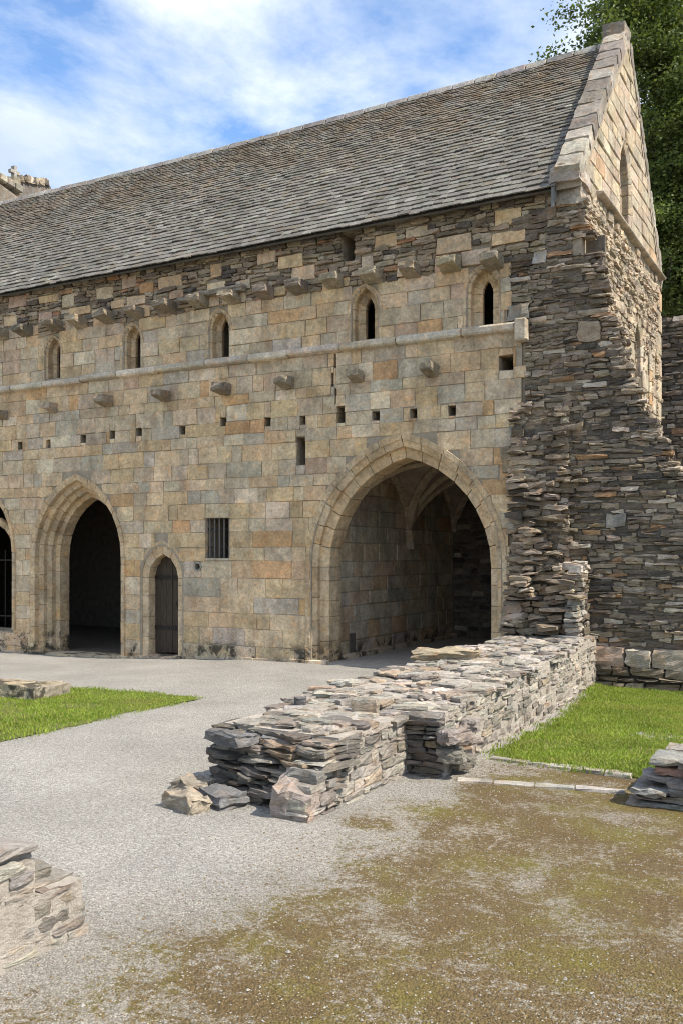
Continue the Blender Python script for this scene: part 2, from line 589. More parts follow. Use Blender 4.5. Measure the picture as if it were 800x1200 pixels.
def pick(pal):
    r = R.random() * sum(w for w, _ in pal)
    for w, c in pal:
        r -= w
        if r <= 0: break
    k = R.uniform(0.86, 1.12)
    return tuple(min(0.8, x * k * R.uniform(0.97, 1.03)) for x in c)
TAN, BUFF, GREY, BLUE, RUST, PALE, PINK = (0.61, 0.435, 0.245), (0.65, 0.49, 0.30), (0.555, 0.44, 0.30), (0.49, 0.42, 0.315), (0.58, 0.35, 0.165), (0.70, 0.565, 0.39), (0.54, 0.375, 0.25)
def calm(pal):
    c = pick(pal); return tuple(0.85 * q + 0.15 * m_ for q, m_ in zip(c, (0.60, 0.465, 0.30)))
def ashlar_col(a, z):
    w = 0.5 + 0.5 * math.sin(a * 0.9 + 1.3) * math.sin(z * 1.4 + 0.6)
    hi = 1.0 if z > 2.9 else 0.35
    return calm([(0.9 + 0.7 * (1 - hi), TAN), (1.0, BUFF), (0.7 + 0.6 * w, GREY), (0.25 + 0.75 * hi * w, BLUE), (0.17, RUST), (0.35, PALE), (0.07 + (0.10 if z > 5.5 else 0), PINK)])
def ring_col(a, z): k = R.uniform(0.93, 1.05); c = R.choice((TAN, BUFF, BUFF, GREY)); return tuple(q * k for q in np.array(c) * 0.5 + np.array(BUFF) * 0.42)
def rubble_col(a, z):
    return pick([(1.0, (0.19, 0.155, 0.115)), (1.1, (0.265, 0.212, 0.152)), (1.0, (0.33, 0.268, 0.195)), (0.45, (0.125, 0.107, 0.088)), (0.55, (0.43, 0.35, 0.262)), (0.16, (0.40, 0.25, 0.14)), (0.25, (0.58, 0.495, 0.39))])
def upper_rubble_col(a, z):
    return pick([(0.8, (0.24, 0.19, 0.135)), (1.1, (0.35, 0.27, 0.18)), (0.9, (0.42, 0.335, 0.23)), (0.3, (0.16, 0.132, 0.105)), (0.16, (0.44, 0.25, 0.14)), (0.4, (0.52, 0.42, 0.295))])
def field_col(a, z):
    return pick([(1.0, (0.365, 0.325, 0.27)), (1.0, (0.43, 0.385, 0.32)), (0.8, (0.29, 0.255, 0.212)), (0.6, (0.50, 0.45, 0.38)), (0.3, (0.20, 0.178, 0.15)), (0.15, (0.43, 0.34, 0.25)), (0.2, (0.34, 0.318, 0.28))])
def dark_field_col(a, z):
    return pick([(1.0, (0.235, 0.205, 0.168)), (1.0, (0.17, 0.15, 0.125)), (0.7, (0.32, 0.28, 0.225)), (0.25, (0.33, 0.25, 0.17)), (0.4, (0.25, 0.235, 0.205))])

# ------------------------------------------------------------------ ground
def ground_material():
    m = M('gravel_and_moss')
    x, y, z = m.xyz()
    vor = m.n('ShaderNodeTexVoronoi'); vor.inputs['Scale'].default_value = 85; m.l(m.pos, vor.inputs['Vector'])
    sepc = m.n('ShaderNodeSeparateColor'); m.l(vor.outputs['Color'], sepc.inputs[0])
    g = m.ramp(sepc.outputs[0], 0.05, (0.29, 0.268, 0.232), 0.95, (0.46, 0.43, 0.378))
    g = m.mix(1.0, g, m.ramp(m.noise(0.8, 6, 0.65), 0.3, 0.82, 0.7, 1.12), 'MULTIPLY')
    g = m.mix(1.0, g, m.ramp(m.noise(34, 5, 0.75), 0.30, 0.66, 0.70, 1.30), 'MULTIPLY')
    gap = m.ramp(vor.outputs['Distance'], 0.35, 1.0, 0.8, 0.6)
    g = m.mix(0.8, g, gap, 'MULTIPLY')
    # moss inside the room, where nobody walks: x > -3.3 and in front of the cross wall
    wob = m.math('ADD', x, m.math('MULTIPLY', m.math('SUBTRACT', m.noise(0.9, 4), 0.5), 1.6))
    reg = m.math('MULTIPLY', m.map(wob, -3.7, -2.3), m.map(y, -5.75, -6.1))
    n1_ = m.noise(2.1, 10, 0.76, dist=0.5)
    grain = m.math('MULTIPLY', m.math('SUBTRACT', m.noise(27, 7, 0.8), 0.5), 0.85)
    fac = m.math('ADD', m.math('ADD', n1_, m.math('MULTIPLY', reg, 0.265)), grain)
    mk = m.math('MULTIPLY', m.map(fac, 0.62, 0.77), m.map(reg, 0.0, 0.35), True)
    moss = m.ramp(m.noise(1.9, 5, 0.6), 0.46, (0.125, 0.085, 0.036), 0.68, (0.145, 0.12, 0.027))
    moss = m.mix(0.8, moss, m.ramp(m.noise(55, 4), 0.3, 0.5, 0.7, 1.5), 'MULTIPLY')
    g = m.mix(m.math('MULTIPLY', reg, 0.75), g, m.mix(1.0, g, (0.74, 0.68, 0.56), 'MULTIPLY'))
    c = m.mix(mk, g, moss)
    dry = m.math('MULTIPLY', m.map(n1_, 0.57, 0.68), m.math('MULTIPLY', m.map(m.noise(40, 3), 0.42, 0.62), 0.35))
    c = m.mix(dry, c, (0.19, 0.15, 0.085))
    h = m.math('SUBTRACT', m.math('MULTIPLY', m.noise(24, 4), 0.6), m.math('MULTIPLY', vor.outputs['Distance'], 1.0))
    return m.done(c, 0.95, h, 0.85, 0.014)
MAT_GROUND = ground_material()
xs = np.r_[-400, -200, -90, -45, np.arange(-26, 8.01, 0.3), 16, 40, 110, 400]
ys = np.r_[-400, -150, -60, -28, np.arange(-17, 8.01, 0.3), 14, 28, 60, 150, 400]
X, Y = np.meshgrid(xs, ys)
Zg = gz(X, Y) + 0.012 * np.sin(X * 1.7 + 0.4 * Y) * np.sin(Y * 1.3) * ((np.abs(X + 9) < 18) & (Y < -0.5))
nx, ny = len(xs), len(ys)
gf = [[j * nx + i, j * nx + i + 1, (j + 1) * nx + i + 1, (j + 1) * nx + i] for j in range(ny - 1) for i in range(nx - 1)]
mesh_obj('ground', np.stack([X, Y, Zg], -1).reshape(-1, 3), gf, MAT_GROUND, smooth=True, kind='structure')

# ------------------------------------------------------------------ the abbey range
AB = thing('abbey_range', 'long two-storey medieval stone range with slate roof and three pointed arches', 'building', (-12, 0, 0))
FAC = Frame((0, 0, 0), (1, 0, 0), (0, -1, 0))
XL = -24.0
BIG = dict(cx=-6.71, zs=1.9)
LEFT = dict(cx=-13.98, zs=1.85)
WIN = dict(cx=-17.15, zs=1.95)
DOOR = dict(cx=-11.78, zs=1.55)
openings, core_open = [], []
openings += [Arch(-6.71, 1.85, 3.94, 1.68, -1, 0.10), Arch(-13.98, 1.29, 3.55, 1.85, -1, 0.07), Arch(-17.15, 1.42, 3.62, 1.95, 0.30, 0.07), Arch(-11.78, 0.63, 2.18, 1.45, -1, 0.10)]
core_open += [Arch(-6.71, 1.85, 3.94, 1.68, -1, 0.12), Arch(-13.98, 1.29, 3.55, 1.85, -1, 0.09), Arch(-17.15, 1.42, 3.62, 1.95, 0.30, 0.09), Arch(-11.78, 0.63, 2.18, 1.45, -1, 0.14)]
LANCETS = []
for u, wv in ((62, 0.29), (155, 0.29), (257, 0.30), (427, 0.33), (566, 0.35)):
    cx = Fx(u); LANCETS.append((cx, wv))
    openings.append(Arch(cx, wv, 6.12 + wv * 1.15, 6.10, 5.55, 0.06)); core_open.append(Arch(cx, wv, 6.12 + wv * 1.15, 6.10, 5.55, 0.08))
small = []
for u, v in ((24, 522), (57, 520), (98, 514), (132, 509), (163, 506), (214, 504), (262, 494), (314, 494), (355, 492), (440, 487), (484, 484), (529, 481)):
    x, z = Fx(u), Fz(u, v)
    s = R.uniform(0.062, 0.08)
    small.append(Rect(x - s, x + s, z - 0.085, z + 0.075))
def px_rect(u0, v0, u1, v1):
    um, vm = (u0 + u1) / 2, (v0 + v1) / 2
    return Rect(Fx(u0), Fx(u1), Fz(um, v1), Fz(um, v0))
SLIT = px_rect(347, 512, 358, 545)
BARW = px_rect(241, 607, 269, 654)
SLOT = px_rect(400, 272, 415, 308)
small += [SLIT, BARW, SLOT, px_rect(584, 416, 601, 434), px_rect(391, 413, 394, 431), px_rect(388, 437, 391, 453), px_rect(392, 455, 395, 474), px_rect(394, 476, 404, 496)]
PIPE = (Fx(232), Fz(232, 664))
small.append(Rect(PIPE[0] - 0.075, PIPE[0] + 0.075, PIPE[1] - 0.075, PIPE[1] + 0.075))
openings += small; core_open += small

def edge_right(z):
    if z < 3.6: return -4.84
    if z < 5.45: return -4.62
    return -4.86
def core_strips(bounds, z0, z1, opens, y0, y1, step=0.06):
    zb = sorted(set([round(z0 + k * step, 4) for k in range(int((z1 - z0) / step) + 1)] + [z1] + [round(z, 4) for o in opens if o.rect for z in (o.z0, o.z1) if z0 < z < z1]))
    out = []
    for a, b in zip(zb[:-1], zb[1:]):
        if b - a < 0.004: continue
        ex = []
        for o in opens:
            if o.rect:
                if a >= o.z0 - 0.003 and b <= o.z1 + 0.003: ex.append((o.a0, o.a1))
            else:
                e = o.span(a, b)
                if e: ex.append(e)
        for p, q in minus([bounds((a + b) / 2)], ex):
            out.append(box_corners(p, q, y0, y1, a, b))
    return out
solid('wall', core_strips(lambda z: (XL, edge_right(z) - 0.02), -0.4, 6.47, core_open, 0.004, 0.62) + core_strips(lambda z: (edge_right(z) - 0.02, -3.78 if z > 3.4 else -4.7), -0.4, 6.47, core_open, 0.035, 0.62) + core_strips(lambda z: (XL, -3.78), 6.47, 7.48, core_open, 0.035, 0.62), MAT_MORTAR, AB)

bag = Bag()
lay(bag, FAC, lambda z: (XL, edge_right(z)), -0.32, 2.55, (0.22, 0.37), (0.26, 0.86), ashlar_col, openings, gap=0.006, proud=(0.002, 0.012), j=0.009, toothed=0.02)
lay(bag, FAC, lambda z: (XL, edge_right(z)), 2.55, 5.38, (0.19, 0.32), (0.18, 0.66), ashlar_col, openings, gap=0.006, proud=(0.002, 0.016), j=0.011, toothed=0.12)
lay(bag, FAC, lambda z: (XL, edge_right(z)), 5.50, 6.50, (0.23, 0.29), (0.26, 0.60), ashlar_col, openings, gap=0.007, proud=(0.002, 0.02), j=0.012, toothed=0.10)
blocks = []
for k in range(170):
    x = R.uniform(XL + 0.3, -4.5); z = R.choice((6.50, 6.52, 6.74, 6.78, 6.98, 7.06, 7.14)); w = R.uniform(0.12, 0.30); h = R.uniform(0.15, 0.26)
    if any(b.a0 - 0.03 < x + w and b.a1 + 0.03 > x - w and b.z0 < z + h and b.z1 > z for b in blocks + [SLOT]): continue
    blocks.append(Rect(x - w, x + w, z, z + h))
for b in blocks:
    bag.add(hexa(FAC, b.a0, b.a1, -0.14, R.uniform(0.0, 0.02), b.z0, b.z1, 0.014), pick([(1, TAN), (0.6, BUFF), (0.8, GREY), (0.5, PINK), (0.18, RUST)]))
emit(bag.C, bag.K, 'ashlar_block', MAT_ASHLAR, AB, ch=0.006, mass='remaining_ashlar')
bag = Bag()
class Blk(Rect):
    def __init__(s, r): super().__init__(r.a0, r.a1, r.z0, r.z1); s.rect = False
    def span(s, z, zt): return (s.a0, s.a1) if z < s.z1 - 0.03 and zt > s.z0 + 0.03 else None
lay(bag, FAC, lambda z: (XL, -4.25), 6.47, 7.44, (0.045, 0.11), (0.12, 0.42), upper_rubble_col, [Blk(b) for b in blocks] + [Blk(SLOT)] + [Arch(c, w, 6.12 + w * 1.15, 6.10, 5.55, 0.02) for c, w in LANCETS], gap=0.010, depth=0.16, proud=(-0.005, 0.05), j=0.014, wav=0.015, tilt=0.05)
emit(bag.C, bag.K, 'rubble_stone', MAT_RUBBLE, AB, rock=3, rough=0.07, rnd=0.28, limit=200, mass='remaining_rubble')
# footing stones along the base
bag = Bag()
fr = FAC
for a0, a1 in minus([(-16.0, -5.3)], [(-15.0, -12.95), (-12.12, -11.44), (-8.1, -5.3)]):
    a = a0
    while a < a1 - 0.05:
        w = min(R.uniform(0.35, 0.8), a1 - a)
        g_ = float(gz(a, 0))
        bag.add(hexa(fr, a + 0.006, a + w - 0.006, -0.05, R.uniform(0.05, 0.10), g_ - 0.15, g_ + R.uniform(0.035, 0.07), 0.012), pick([(1, PALE), (1, GREY)]))
        a += w
for cx, w in ((-13.98, 1.0), (-11.78, 0.34)):
    g_ = float(gz(cx, 0))
    bag.add(hexa(fr, cx - w, cx + w, -0.5, 0.10, g_ - 0.2, g_ + 0.05, 0.008), pick([(1, PALE), (1, GREY)]))
emit(bag.C, bag.K, 'footing_stone', MAT_ASHLAR, AB, rock=3, rough=0.03, rnd=0.12)

def archway(name, rings, back, label=None):
    """A backing mesh and the voussoirs and jamb stones of every order as its sub-parts."""
    o = solid(name, back.C, MAT_MORTAR, AB)
    if label: o['label'] = label
    emit(rings.C, rings.K, 'voussoir', MAT_ASHLAR, o, ch=0.007)
    return o
def make_arch(cx, zs, zb, orders, n, name, jamb=0.36, label=None):
    rg, bk = Bag(), Bag()
    for (ai, ao, zi, zo, y0, y1, sp) in orders:
        ring(rg, cx, ai, ao, zi, zo, zs, zb, y0, y1, n, ring_col, jamb, splay=sp)
        ring(bk, cx, ai + 0.022, ao - 0.022, zi + 0.022, zo - 0.022, zs, zb, y0 + 0.022 + sp, y1 - 0.01, 14, lambda a, z: 0, 5.0, gap=0.0, j=0.0)
    return archway(name, rg, bk, label)
make_arch(-6.71, 1.68, -0.05, [(1.75, 1.85, 3.82, 3.94, -0.022, 0.3, 0.03), (1.645, 1.76, 3.71, 3.84, 0.015, 0.5, 0.06), (1.49, 1.655, 3.53, 3.72, 0.16, 0.64, 0.05)], 8, 'archway', label='wide pointed arch of two orders')
make_arch(-13.98, 1.85, -0.22, [(1.18, 1.29, 3.42, 3.55, -0.045, 0.4, 0.03), (1.09, 1.19, 3.31, 3.43, 0.10, 0.45, 0.05), (1.00, 1.10, 3.20, 3.32, 0.24, 0.6, 0.05), (0.92, 1.01, 3.10, 3.21, 0.40, 0.72, 0.04)], 7, 'archway', label='steep pointed arch of four moulded orders')
make_arch(-17.15, 1.95, 0.30, [(1.31, 1.42, 3.50, 3.62, -0.045, 0.4, 0.03), (1.20, 1.32, 3.38, 3.51, 0.12, 0.62, 0.05)], 7, 'archway')
make_arch(-11.78, 1.45, -0.15, [(0.36, 0.63, 1.91, 2.18, -0.006, 0.5, 0.05)], 3, 'doorway', jamb=0.42)
for cx, w in LANCETS:
    make_arch(cx, 6.10, 5.55, [(w - 0.115, w, 6.10 + w * 1.0, 6.12 + w * 1.15, -0.025, 0.36, 0.07), (0.085, w - 0.105, 6.30, 6.115 + w, 0.17, 0.27, 0.03)], 3, 'lancet_window', jamb=0.3)
# tracery and iron railing in the arch by the far end
bag = Bag()
for cc in (-17.75, -16.55):
    ring(bag, cc, 0.46, 0.56, 2.55, 2.72, 1.9, None, 0.24, 0.36, 4, ring_col)
for x in (-17.15, -15.98):
    bag.add(box_corners(x - 0.055, x + 0.055, 0.24, 0.36, 0.3, 1.9), ring_col(0, 0))
trc = solid('tracery', [box_corners(-18.35, -15.95, 0.22, 0.40, 0.2, 0.30)], MAT_ASHLAR, AB, (0.33, 0.28, 0.2))
emit(bag.C, bag.K, 'tracery_stone', MAT_ASHLAR, trc, ch=0.02)
V, Fc = tube([(-18.3, 0.42, 0.55), (-15.9, 0.42, 0.55)], 0.018)
rail = mesh_obj('iron_grille', V, Fc, MAT_IRON, AB)
for z in (1.78,):
    V, Fc = tube([(-18.3, 0.42, z), (-15.9, 0.42, z)], 0.018); mesh_obj('rail', V, Fc, MAT_IRON, rail)
for k in range(9):
    x = -18.2 + k * 0.28
    V, Fc = tube([(x, 0.42, 0.3), (x, 0.42, 2.0)], 0.014); mesh_obj('bar', V, Fc, MAT_IRON, rail)
# plank door
dx, dy = -11.78, 0.24
gd = float(gz(dx, 0)) + 0.05
dr = solid('door', [box_corners(dx - 0.33, dx + 0.33, dy + 0.03, dy + 0.06, gd + 0.02, 1.5)], MAT_WOOD, AB)
for k in range(5):
    x0, x1 = dx - 0.36 + k * 0.144, dx - 0.36 + (k + 1) * 0.144
    xm = max(abs(x0 - dx), abs(x1 - dx))
    zt = 1.47 + 0.44 * (1 - (max(0.0, min(abs(x0 - dx), abs(x1 - dx)) - 0.02) / 0.36) ** 1.3)
    solid('plank', [box_corners(x0 + 0.004, x1 - 0.004, dy + R.uniform(-0.004, 0.004), dy + 0.035, gd + R.uniform(0.015, 0.04), zt)], MAT_WOOD, dr)
for z in (0.48, 1.46):
    solid('strap_hinge', [box_corners(dx - 0.35, dx + 0.31, dy - 0.018, dy - 0.004, z - 0.035, z + 0.035)], MAT_IRON, dr)
V, Fc = tube([(dx + 0.25 + 0.055 * math.cos(t), dy - 0.03, 0.95 + 0.055 * math.sin(t)) for t in np.linspace(0, 6.28, 13)], 0.01); mesh_obj('ring_handle', V, Fc, MAT_IRON, dr)
# barred window
wf = solid('barred_window', [box_corners(BARW.a0, BARW.a1, 0.085, 0.11, z - 0.012, z + 0.012) for z in (BARW.z0 + 0.2, BARW.z1 - 0.2)], MAT_IRON, AB)
for k in range(5):
    x = BARW.a0 + (BARW.a1 - BARW.a0) * (k + 0.5) / 5
    V, Fc = tube([(x, 0.07, BARW.z0 - 0.01), (x, 0.07, BARW.z1 + 0.01)], 0.016); mesh_obj('bar', V, Fc, MAT_STEEL, wf)
# drain pipe mouth
n = 20; V = []; 
for (r_, y_) in ((0.062, 0.3), (0.062, -0.018), (0.088, -0.018), (0.10, 0.012), (0.10, 0.05)):
    for k in range(n):
        an = 2 * math.pi * k / n; V.append((PIPE[0] + r_ * math.cos(an), y_, PIPE[1] + r_ * math.sin(an)))
Fc = [[a * n + k, (a + 1) * n + k, (a + 1) * n + (k + 1) % n, a * n + (k + 1) % n] for a in range(4) for k in range(n)]
mesh_obj('drain_mouth', V, Fc, MAT_ASHLAR, AB, col=(0.34, 0.31, 0.26))
# string course, its returned end, and corbels
bag = Bag()
a = XL
while a < -4.75:
    w = R.uniform(0.75, 1.25)
    if a + w > -5.2: w = -4.72 - a
    dz = -0.03 if a < -14.0 else 0.0
    p = 0.125 + R.uniform(-0.012, 0.012)
    z0, z1 = 5.36 + dz + R.uniform(-0.01, 0.01), 5.555 + dz
    c = []
    for x in (a + 0.005, a + w - 0.005):
        for (d, za, zb_) in ((-0.1, z0 + 0.0, z1 + 0.02), (p, z0 + 0.045, z1 - 0.05)):
            c += [(x, -d, za + R.uniform(-.006, .006)), (x, -d, zb_ + R.uniform(-.006, .006))]
    bag.add(c, pick([(1, (0.66, 0.57, 0.43)), (0.8, (0.58, 0.50, 0.385))]))
    a += w
bag.add(hexa(FAC, -4.715, -4.53, -0.1, 0.17, 5.20, 5.56, 0.01), (0.60, 0.51, 0.38))
sc_ = solid('string_course', [box_corners(XL, -4.8, 0.0, 0.05, 5.37, 5.5)], MAT_MORTAR, AB)
emit(bag.C, bag.K, 'moulded_stone', MAT_COPING, sc_, ch=0.022)
def corbel(u, v, w, p, worn=0.03, col=None):
    x, z = Fx(u + 2), Fz(u + 2, v)
    c = []
    for xx in (x - w / 2, x + w / 2):
        c += [(xx, 0.1, z - 0.13), (xx, 0.1, z + 0.10), (xx + R.uniform(-.01, .01), -p, z - 0.02 + R.uniform(-.02, .02)), (xx + R.uniform(-.01, .01), -p, z + 0.10 + R.uniform(-.01, .01))]
    C = fix_hand(np.array([c]))
    mesh_obj('corbel', rock_verts(C, 4, worn, 0.10)[0], GRID[4][1], MAT_COPING, AB, col=col or pick([(0.6, (0.38, 0.31, 0.22)), (1, (0.24, 0.20, 0.15)), (0.7, (0.31, 0.255, 0.185))]))
for u, v in ((4, 393), (32, 389), (66, 383), (96, 379), (128, 373), (162, 368), (198, 362), (313, 345), (352, 339), (392, 331), (437, 325), (482, 320), (528, 313), (578, 309)):
    corbel(u, v, R.uniform(0.26, 0.32), R.uniform(0.32, 0.40))
for u, v in ((236, 355), (273, 350)): corbel(u, v, 0.3, 0.34, 0.06)
for u, v in ((4, 487), (62, 479), (126, 471), (193, 465), (263, 457), (337, 450), (418, 442), (505, 435)):
    corbel(u, v, R.uniform(0.2, 0.26), R.uniform(0.27, 0.34), 0.05)
# slabs bridging the corbels beside the third lancet
for (u0, u1, v) in ((238, 290, 343), (212, 240, 352)):
    um = (u0 + u1) / 2; z = Fz(um, v)
    C = fix_hand(np.array([hexa(FAC, Fx(u0), Fx(u1), -0.1, 0.17, z - 0.045, z + 0.045, 0.02)]))
    mesh_obj('ledge_slab', rock_verts(C, 4, 0.05, 0.15)[0], GRID[4][1], MAT_COPING, AB, col=(0.30, 0.26, 0.2))

# ---- inside: rooms behind the arches
PX0, PX1, PY0, PY1, VZ = -8.24, -5.06, 0.62, 6.0, 2.35
for bx_c in ((PX0 - 0.5, PX0 - 0.012, 0.62, 6.0, -0.3, 4.6), (PX1 + 0.012, -4.3, 0.62, 6.0, -0.3, 4.6), (XL - 0.5, XL, 0.0, 6.45, -0.3, 7.5)): solid('inner_wall', [box_corners(*bx_c)], MAT_MORTAR, AB)
solid('rear_wall', [box_corners(XL, -3.74, 6.0, 6.45, -0.3, 7.5)], MAT_EARTH_AND_SHADE, AB)  # dark tone paints in the deep shade seen through the left arches
solid('upper_floor', [box_corners(XL, -4.3, 0.62, 6.0, 4.6, 4.8)], MAT_WOOD, AB)
solid('passage_floor', [box_corners(PX0, PX1, -0.02, 6.0, -0.2, 0.012)], MAT_PALEM, AB)
solid('shade_toned_floor', [box_corners(XL, PX0 - 0.5, 0.55, 6.0, -0.4, float(gz(-14, 0)) + 0.03)], MAT_EARTH_AND_SHADE, AB)  # floor colour darkened to stand in for the unlit room
bag = Bag()
PW = Frame((PX0, 0, 0), (0, 1, 0), (1, 0, 0))
def inner_col(a, z): return pick([(1.2, (0.47, 0.36, 0.235)), (1.0, (0.50, 0.41, 0.295)), (0.8, (0.41, 0.345, 0.26)), (0.3, (0.46, 0.31, 0.18))])
niche = Rect(1.02, 1.28, 0.06, 0.44)
lay(bag, PW, lambda z: (0.64, 5.98), 0.0, 3.75, (0.24, 0.36), (0.32, 0.8), inner_col, [niche], gap=0.010, proud=(0.0, 0.02), j=0.008, depth=0.012)
BW = Frame((0, PY1, 0), (1, 0, 0), (0, -1, 0))
emit(bag.C, bag.K, 'inner_block', MAT_ASHLAR, AB, ch=0.012)
solid('niche_back', [box_corners(PX0 - 0.011, PX0 - 0.004, 1.02, 1.28, 0.06, 0.44)], MAT_EARTH_AND_SHADE, AB)
bag = Bag()
a = 0.64
while a < 5.9:
    w = R.uniform(0.5, 0.9); bag.add(hexa(PW, a, min(a + w - 0.01, 5.97), 0.0, 0.13, -0.05, 0.10, 0.01), pick([(1, GREY), (1, PALE)])); a += w
emit(bag.C, bag.K, 'plinth_stone', MAT_ASHLAR, AB, rock=3, rough=0.03, rnd=0.1)
bag = Bag()
lay(bag, BW, lambda z: (PX0 + 0.02, PX1), 0.0, 3.7, (0.07, 0.16), (0.15, 0.45), lambda a, z: tuple(0.55 * q for q in rubble_col(a, z)), [], gap=0.02, proud=(0.0, 0.06), j=0.015, wav=0.02)  # rubble tones cut down: shade of the unlit passage end is in the colour
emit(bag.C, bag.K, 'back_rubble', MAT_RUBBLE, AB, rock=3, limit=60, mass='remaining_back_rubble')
def prof(t, rise):                      # pointed vault profile, t = 0 edge .. 1 crown
    return rise * (1 - (1 - min(max(t, 0), 1)) ** 2.2) ** 0.62
hx, cxv = (PX1 - PX0) / 2, (PX0 + PX1) / 2
bays = ((PY0, 3.55), (3.55, 6.0))
RISE = 1.32
V, Fc = [], []
for y0, y1 in bays:
    hy, cy = (y1 - y0) / 2, (y0 + y1) / 2
    N = 30; o0 = len(V)
    for i in range(N + 1):
        for k in range(N + 1):
            x = -hx + 2 * hx * i / N; y = -hy + 2 * hy * k / N
            V.append((cxv + x, cy + y, VZ + max(prof(1 - abs(x) / hx, RISE), prof(1 - abs(y) / hy, RISE))))
    for i in range(N):
        for k in range(N):
            a = o0 + i * (N + 1) + k; Fc.append([a, a + 1, a + N + 2, a + N + 1])
mesh_obj('vault', V, Fc, MAT_PLASTER, AB, smooth=True)
ribs = []
for y0, y1 in bays:
    hy, cy = (y1 - y0) / 2, (y0 + y1) / 2
    for sg in (-1, 1):
        ribs.append([(cxv + hx * s_, cy + sg * hy * s_, VZ + prof(1 - abs(s_), RISE) - 0.03) for s_ in np.linspace(-0.99, 0.99, 25)])
    ribs.append([(PX0 + 0.03, cy + hy * s_, VZ + prof(1 - abs(s_), RISE) - 0.03) for s_ in np.linspace(-0.99, 0.99, 25)])
ribs.append([(cxv + hx * s_, 3.55, VZ + prof(1 - abs(s_), RISE) - 0.03) for s_ in np.linspace(-0.99, 0.99, 25)])
for rb in ribs:
    V, Fc = tube(rb, 0.085, 6); mesh_obj('vault_rib', V, Fc, MAT_ASHLAR, AB, col=(0.46, 0.37, 0.26))
C = fix_hand(np.array([[(PX0 + a, 3.55 + b * w, z) for a in (0.0, 0.15) for b in (-1, 1) for z, w in ((VZ - 0.34, 0.02 if a else 0.05), (VZ + 0.06, 0.13))]]))
mesh_obj('vault_corbel', rock_verts(C, 4, 0.02, 0.12)[0], GRID[4][1], MAT_ASHLAR, AB, col=(0.46, 0.37, 0.26))

# ---- gable wall and coping
GX = -3.70
RY, RZ, EY, EZ = 3.1, 11.10, -0.25, 7.40            # ridge and eave of the slates
GAB = Frame((GX, 0, 0), (0, 1, 0), (1, 0, 0))
slope = (RZ - EZ) / (RY - EY)
def gable_half(z):
    """(y0, y1) of the gable face at height z."""
    if z < 7.5: return (0.02, 6.40)
    t = (z - EZ) / slope
    return (max(0.02, EY + t + 0.05), min(6.40, 2 * RY - EY - t - 0.05))
GL = [Arch(2.95, 0.56, 9.32, 8.45, 7.78, 0.07), Arch(4.12, 0.48, 6.42, 5.70, 4.75, 0.07), Arch(5.15, 0.30, 6.05, 5.60, 4.9, 0.06)]
gs = []
zb = np.arange(0, 11.05, 0.08)
for a, b in zip(zb[:-1], zb[1:]):
    y0, y1 = gable_half(b)
    ex = [e for e in (o.span(a, b) for o in GL) if e]
    for p, q in minus([(y0, y1)], ex):
        if q - p > 0.01: gs.append(box_corners(GX - 0.6, GX - 0.012, p, q, a, b))
gw = solid('gable_wall', gs, MAT_MORTAR, AB)
bag = Bag()
def gcol(a, z): return pick([(1.2, (0.50, 0.405, 0.28)), (1.0, (0.53, 0.45, 0.33)), (0.6, (0.43, 0.355, 0.26)), (0.2, (0.45, 0.31, 0.185))])
lay(bag, GAB, gable_half, 7.72, 10.95, (0.2, 0.3), (0.28, 0.6), gcol, GL, gap=0.012, proud=(0.0, 0.025), j=0.009)
quoin = []
for k in range(14):
    z = 1.0 + k * 0.46; quoin.append(Rect(6.05 - R.uniform(0, .2), 6.40, z, z + 0.4))
for c_, w_ in ((4.12, .48), (5.15, .30)):
    for sd in (-1, 1):
        for k in range(3): quoin.append(Rect(*sorted((c_ + sd * w_, c_ + sd * (w_ + R.uniform(0.2, 0.42)))), 4.75 + k * 0.36, 5.09 + k * 0.36))
for b in quoin: bag.add(hexa(GAB, b.a0, b.a1, -0.14, R.uniform(0, 0.02), b.z0 + .005, b.z1 - .005, 0.008), gcol(0, 0))
emit(bag.C, bag.K, 'gable_block', MAT_COPING, gw, ch=0.014, mass='remaining_gable_blocks')
bag = Bag()
lay(bag, GAB, lambda z: (0.3, 6.40), 2.2, 7.60, (0.07, 0.14), (0.14, 0.42), lambda a, z: pick([(1, (0.47, 0.38, 0.265)), (1, (0.53, 0.435, 0.31)), (0.5, (0.37, 0.305, 0.22)), (0.2, (0.27, 0.225, 0.17))]), GL + [Blk(b) for b in quoin], gap=0.018, proud=(-0.01, 0.05), j=0.016, wav=0.02)
emit(bag.C, bag.K, 'gable_rubble', MAT_FIELD, gw, rock=3, limit=220, mass='remaining_gable_rubble')
for o, n_ in zip(GL, (5, 4, 3)):
    bg_ = Bag()
    ring(bg_, 0, o.a - 0.13, o.a, o.zs + o.H - 0.14, o.zs + o.H, o.zs, o.zb, -0.02, 0.34, n_, gcol, 0.3, splay=0.05)
    ring(bg_, 0, o.a - 0.20, o.a - 0.12, o.zs + o.H - 0.22, o.zs + o.H - 0.13, o.zs, o.zb, 0.16, 0.5, n_, gcol, 0.3)
    Cc = np.array(bg_.C); D = np.stack([GX - Cc[..., 1], o.cx + Cc[..., 0], Cc[..., 2]], -1)
    emit(D, bg_.K, 'gable_lancet_stone', MAT_COPING, gw, ch=0.012)
bag = Bag()
y = 0.9
for k in range(9):
    w = 0.6; bag.add([(xx, yy, zz_) for xx in (GX - 0.1, GX + 0.12) for yy in (y + .006, y + w - .006) for zz_ in (7.60 + (0.035 if xx > GX else 0), 7.735 - (0.05 if xx > GX else 0))], gcol(0, 0)); y += w
emit(bag.C, bag.K, 'gable_string_stone', MAT_COPING, gw, ch=0.015)
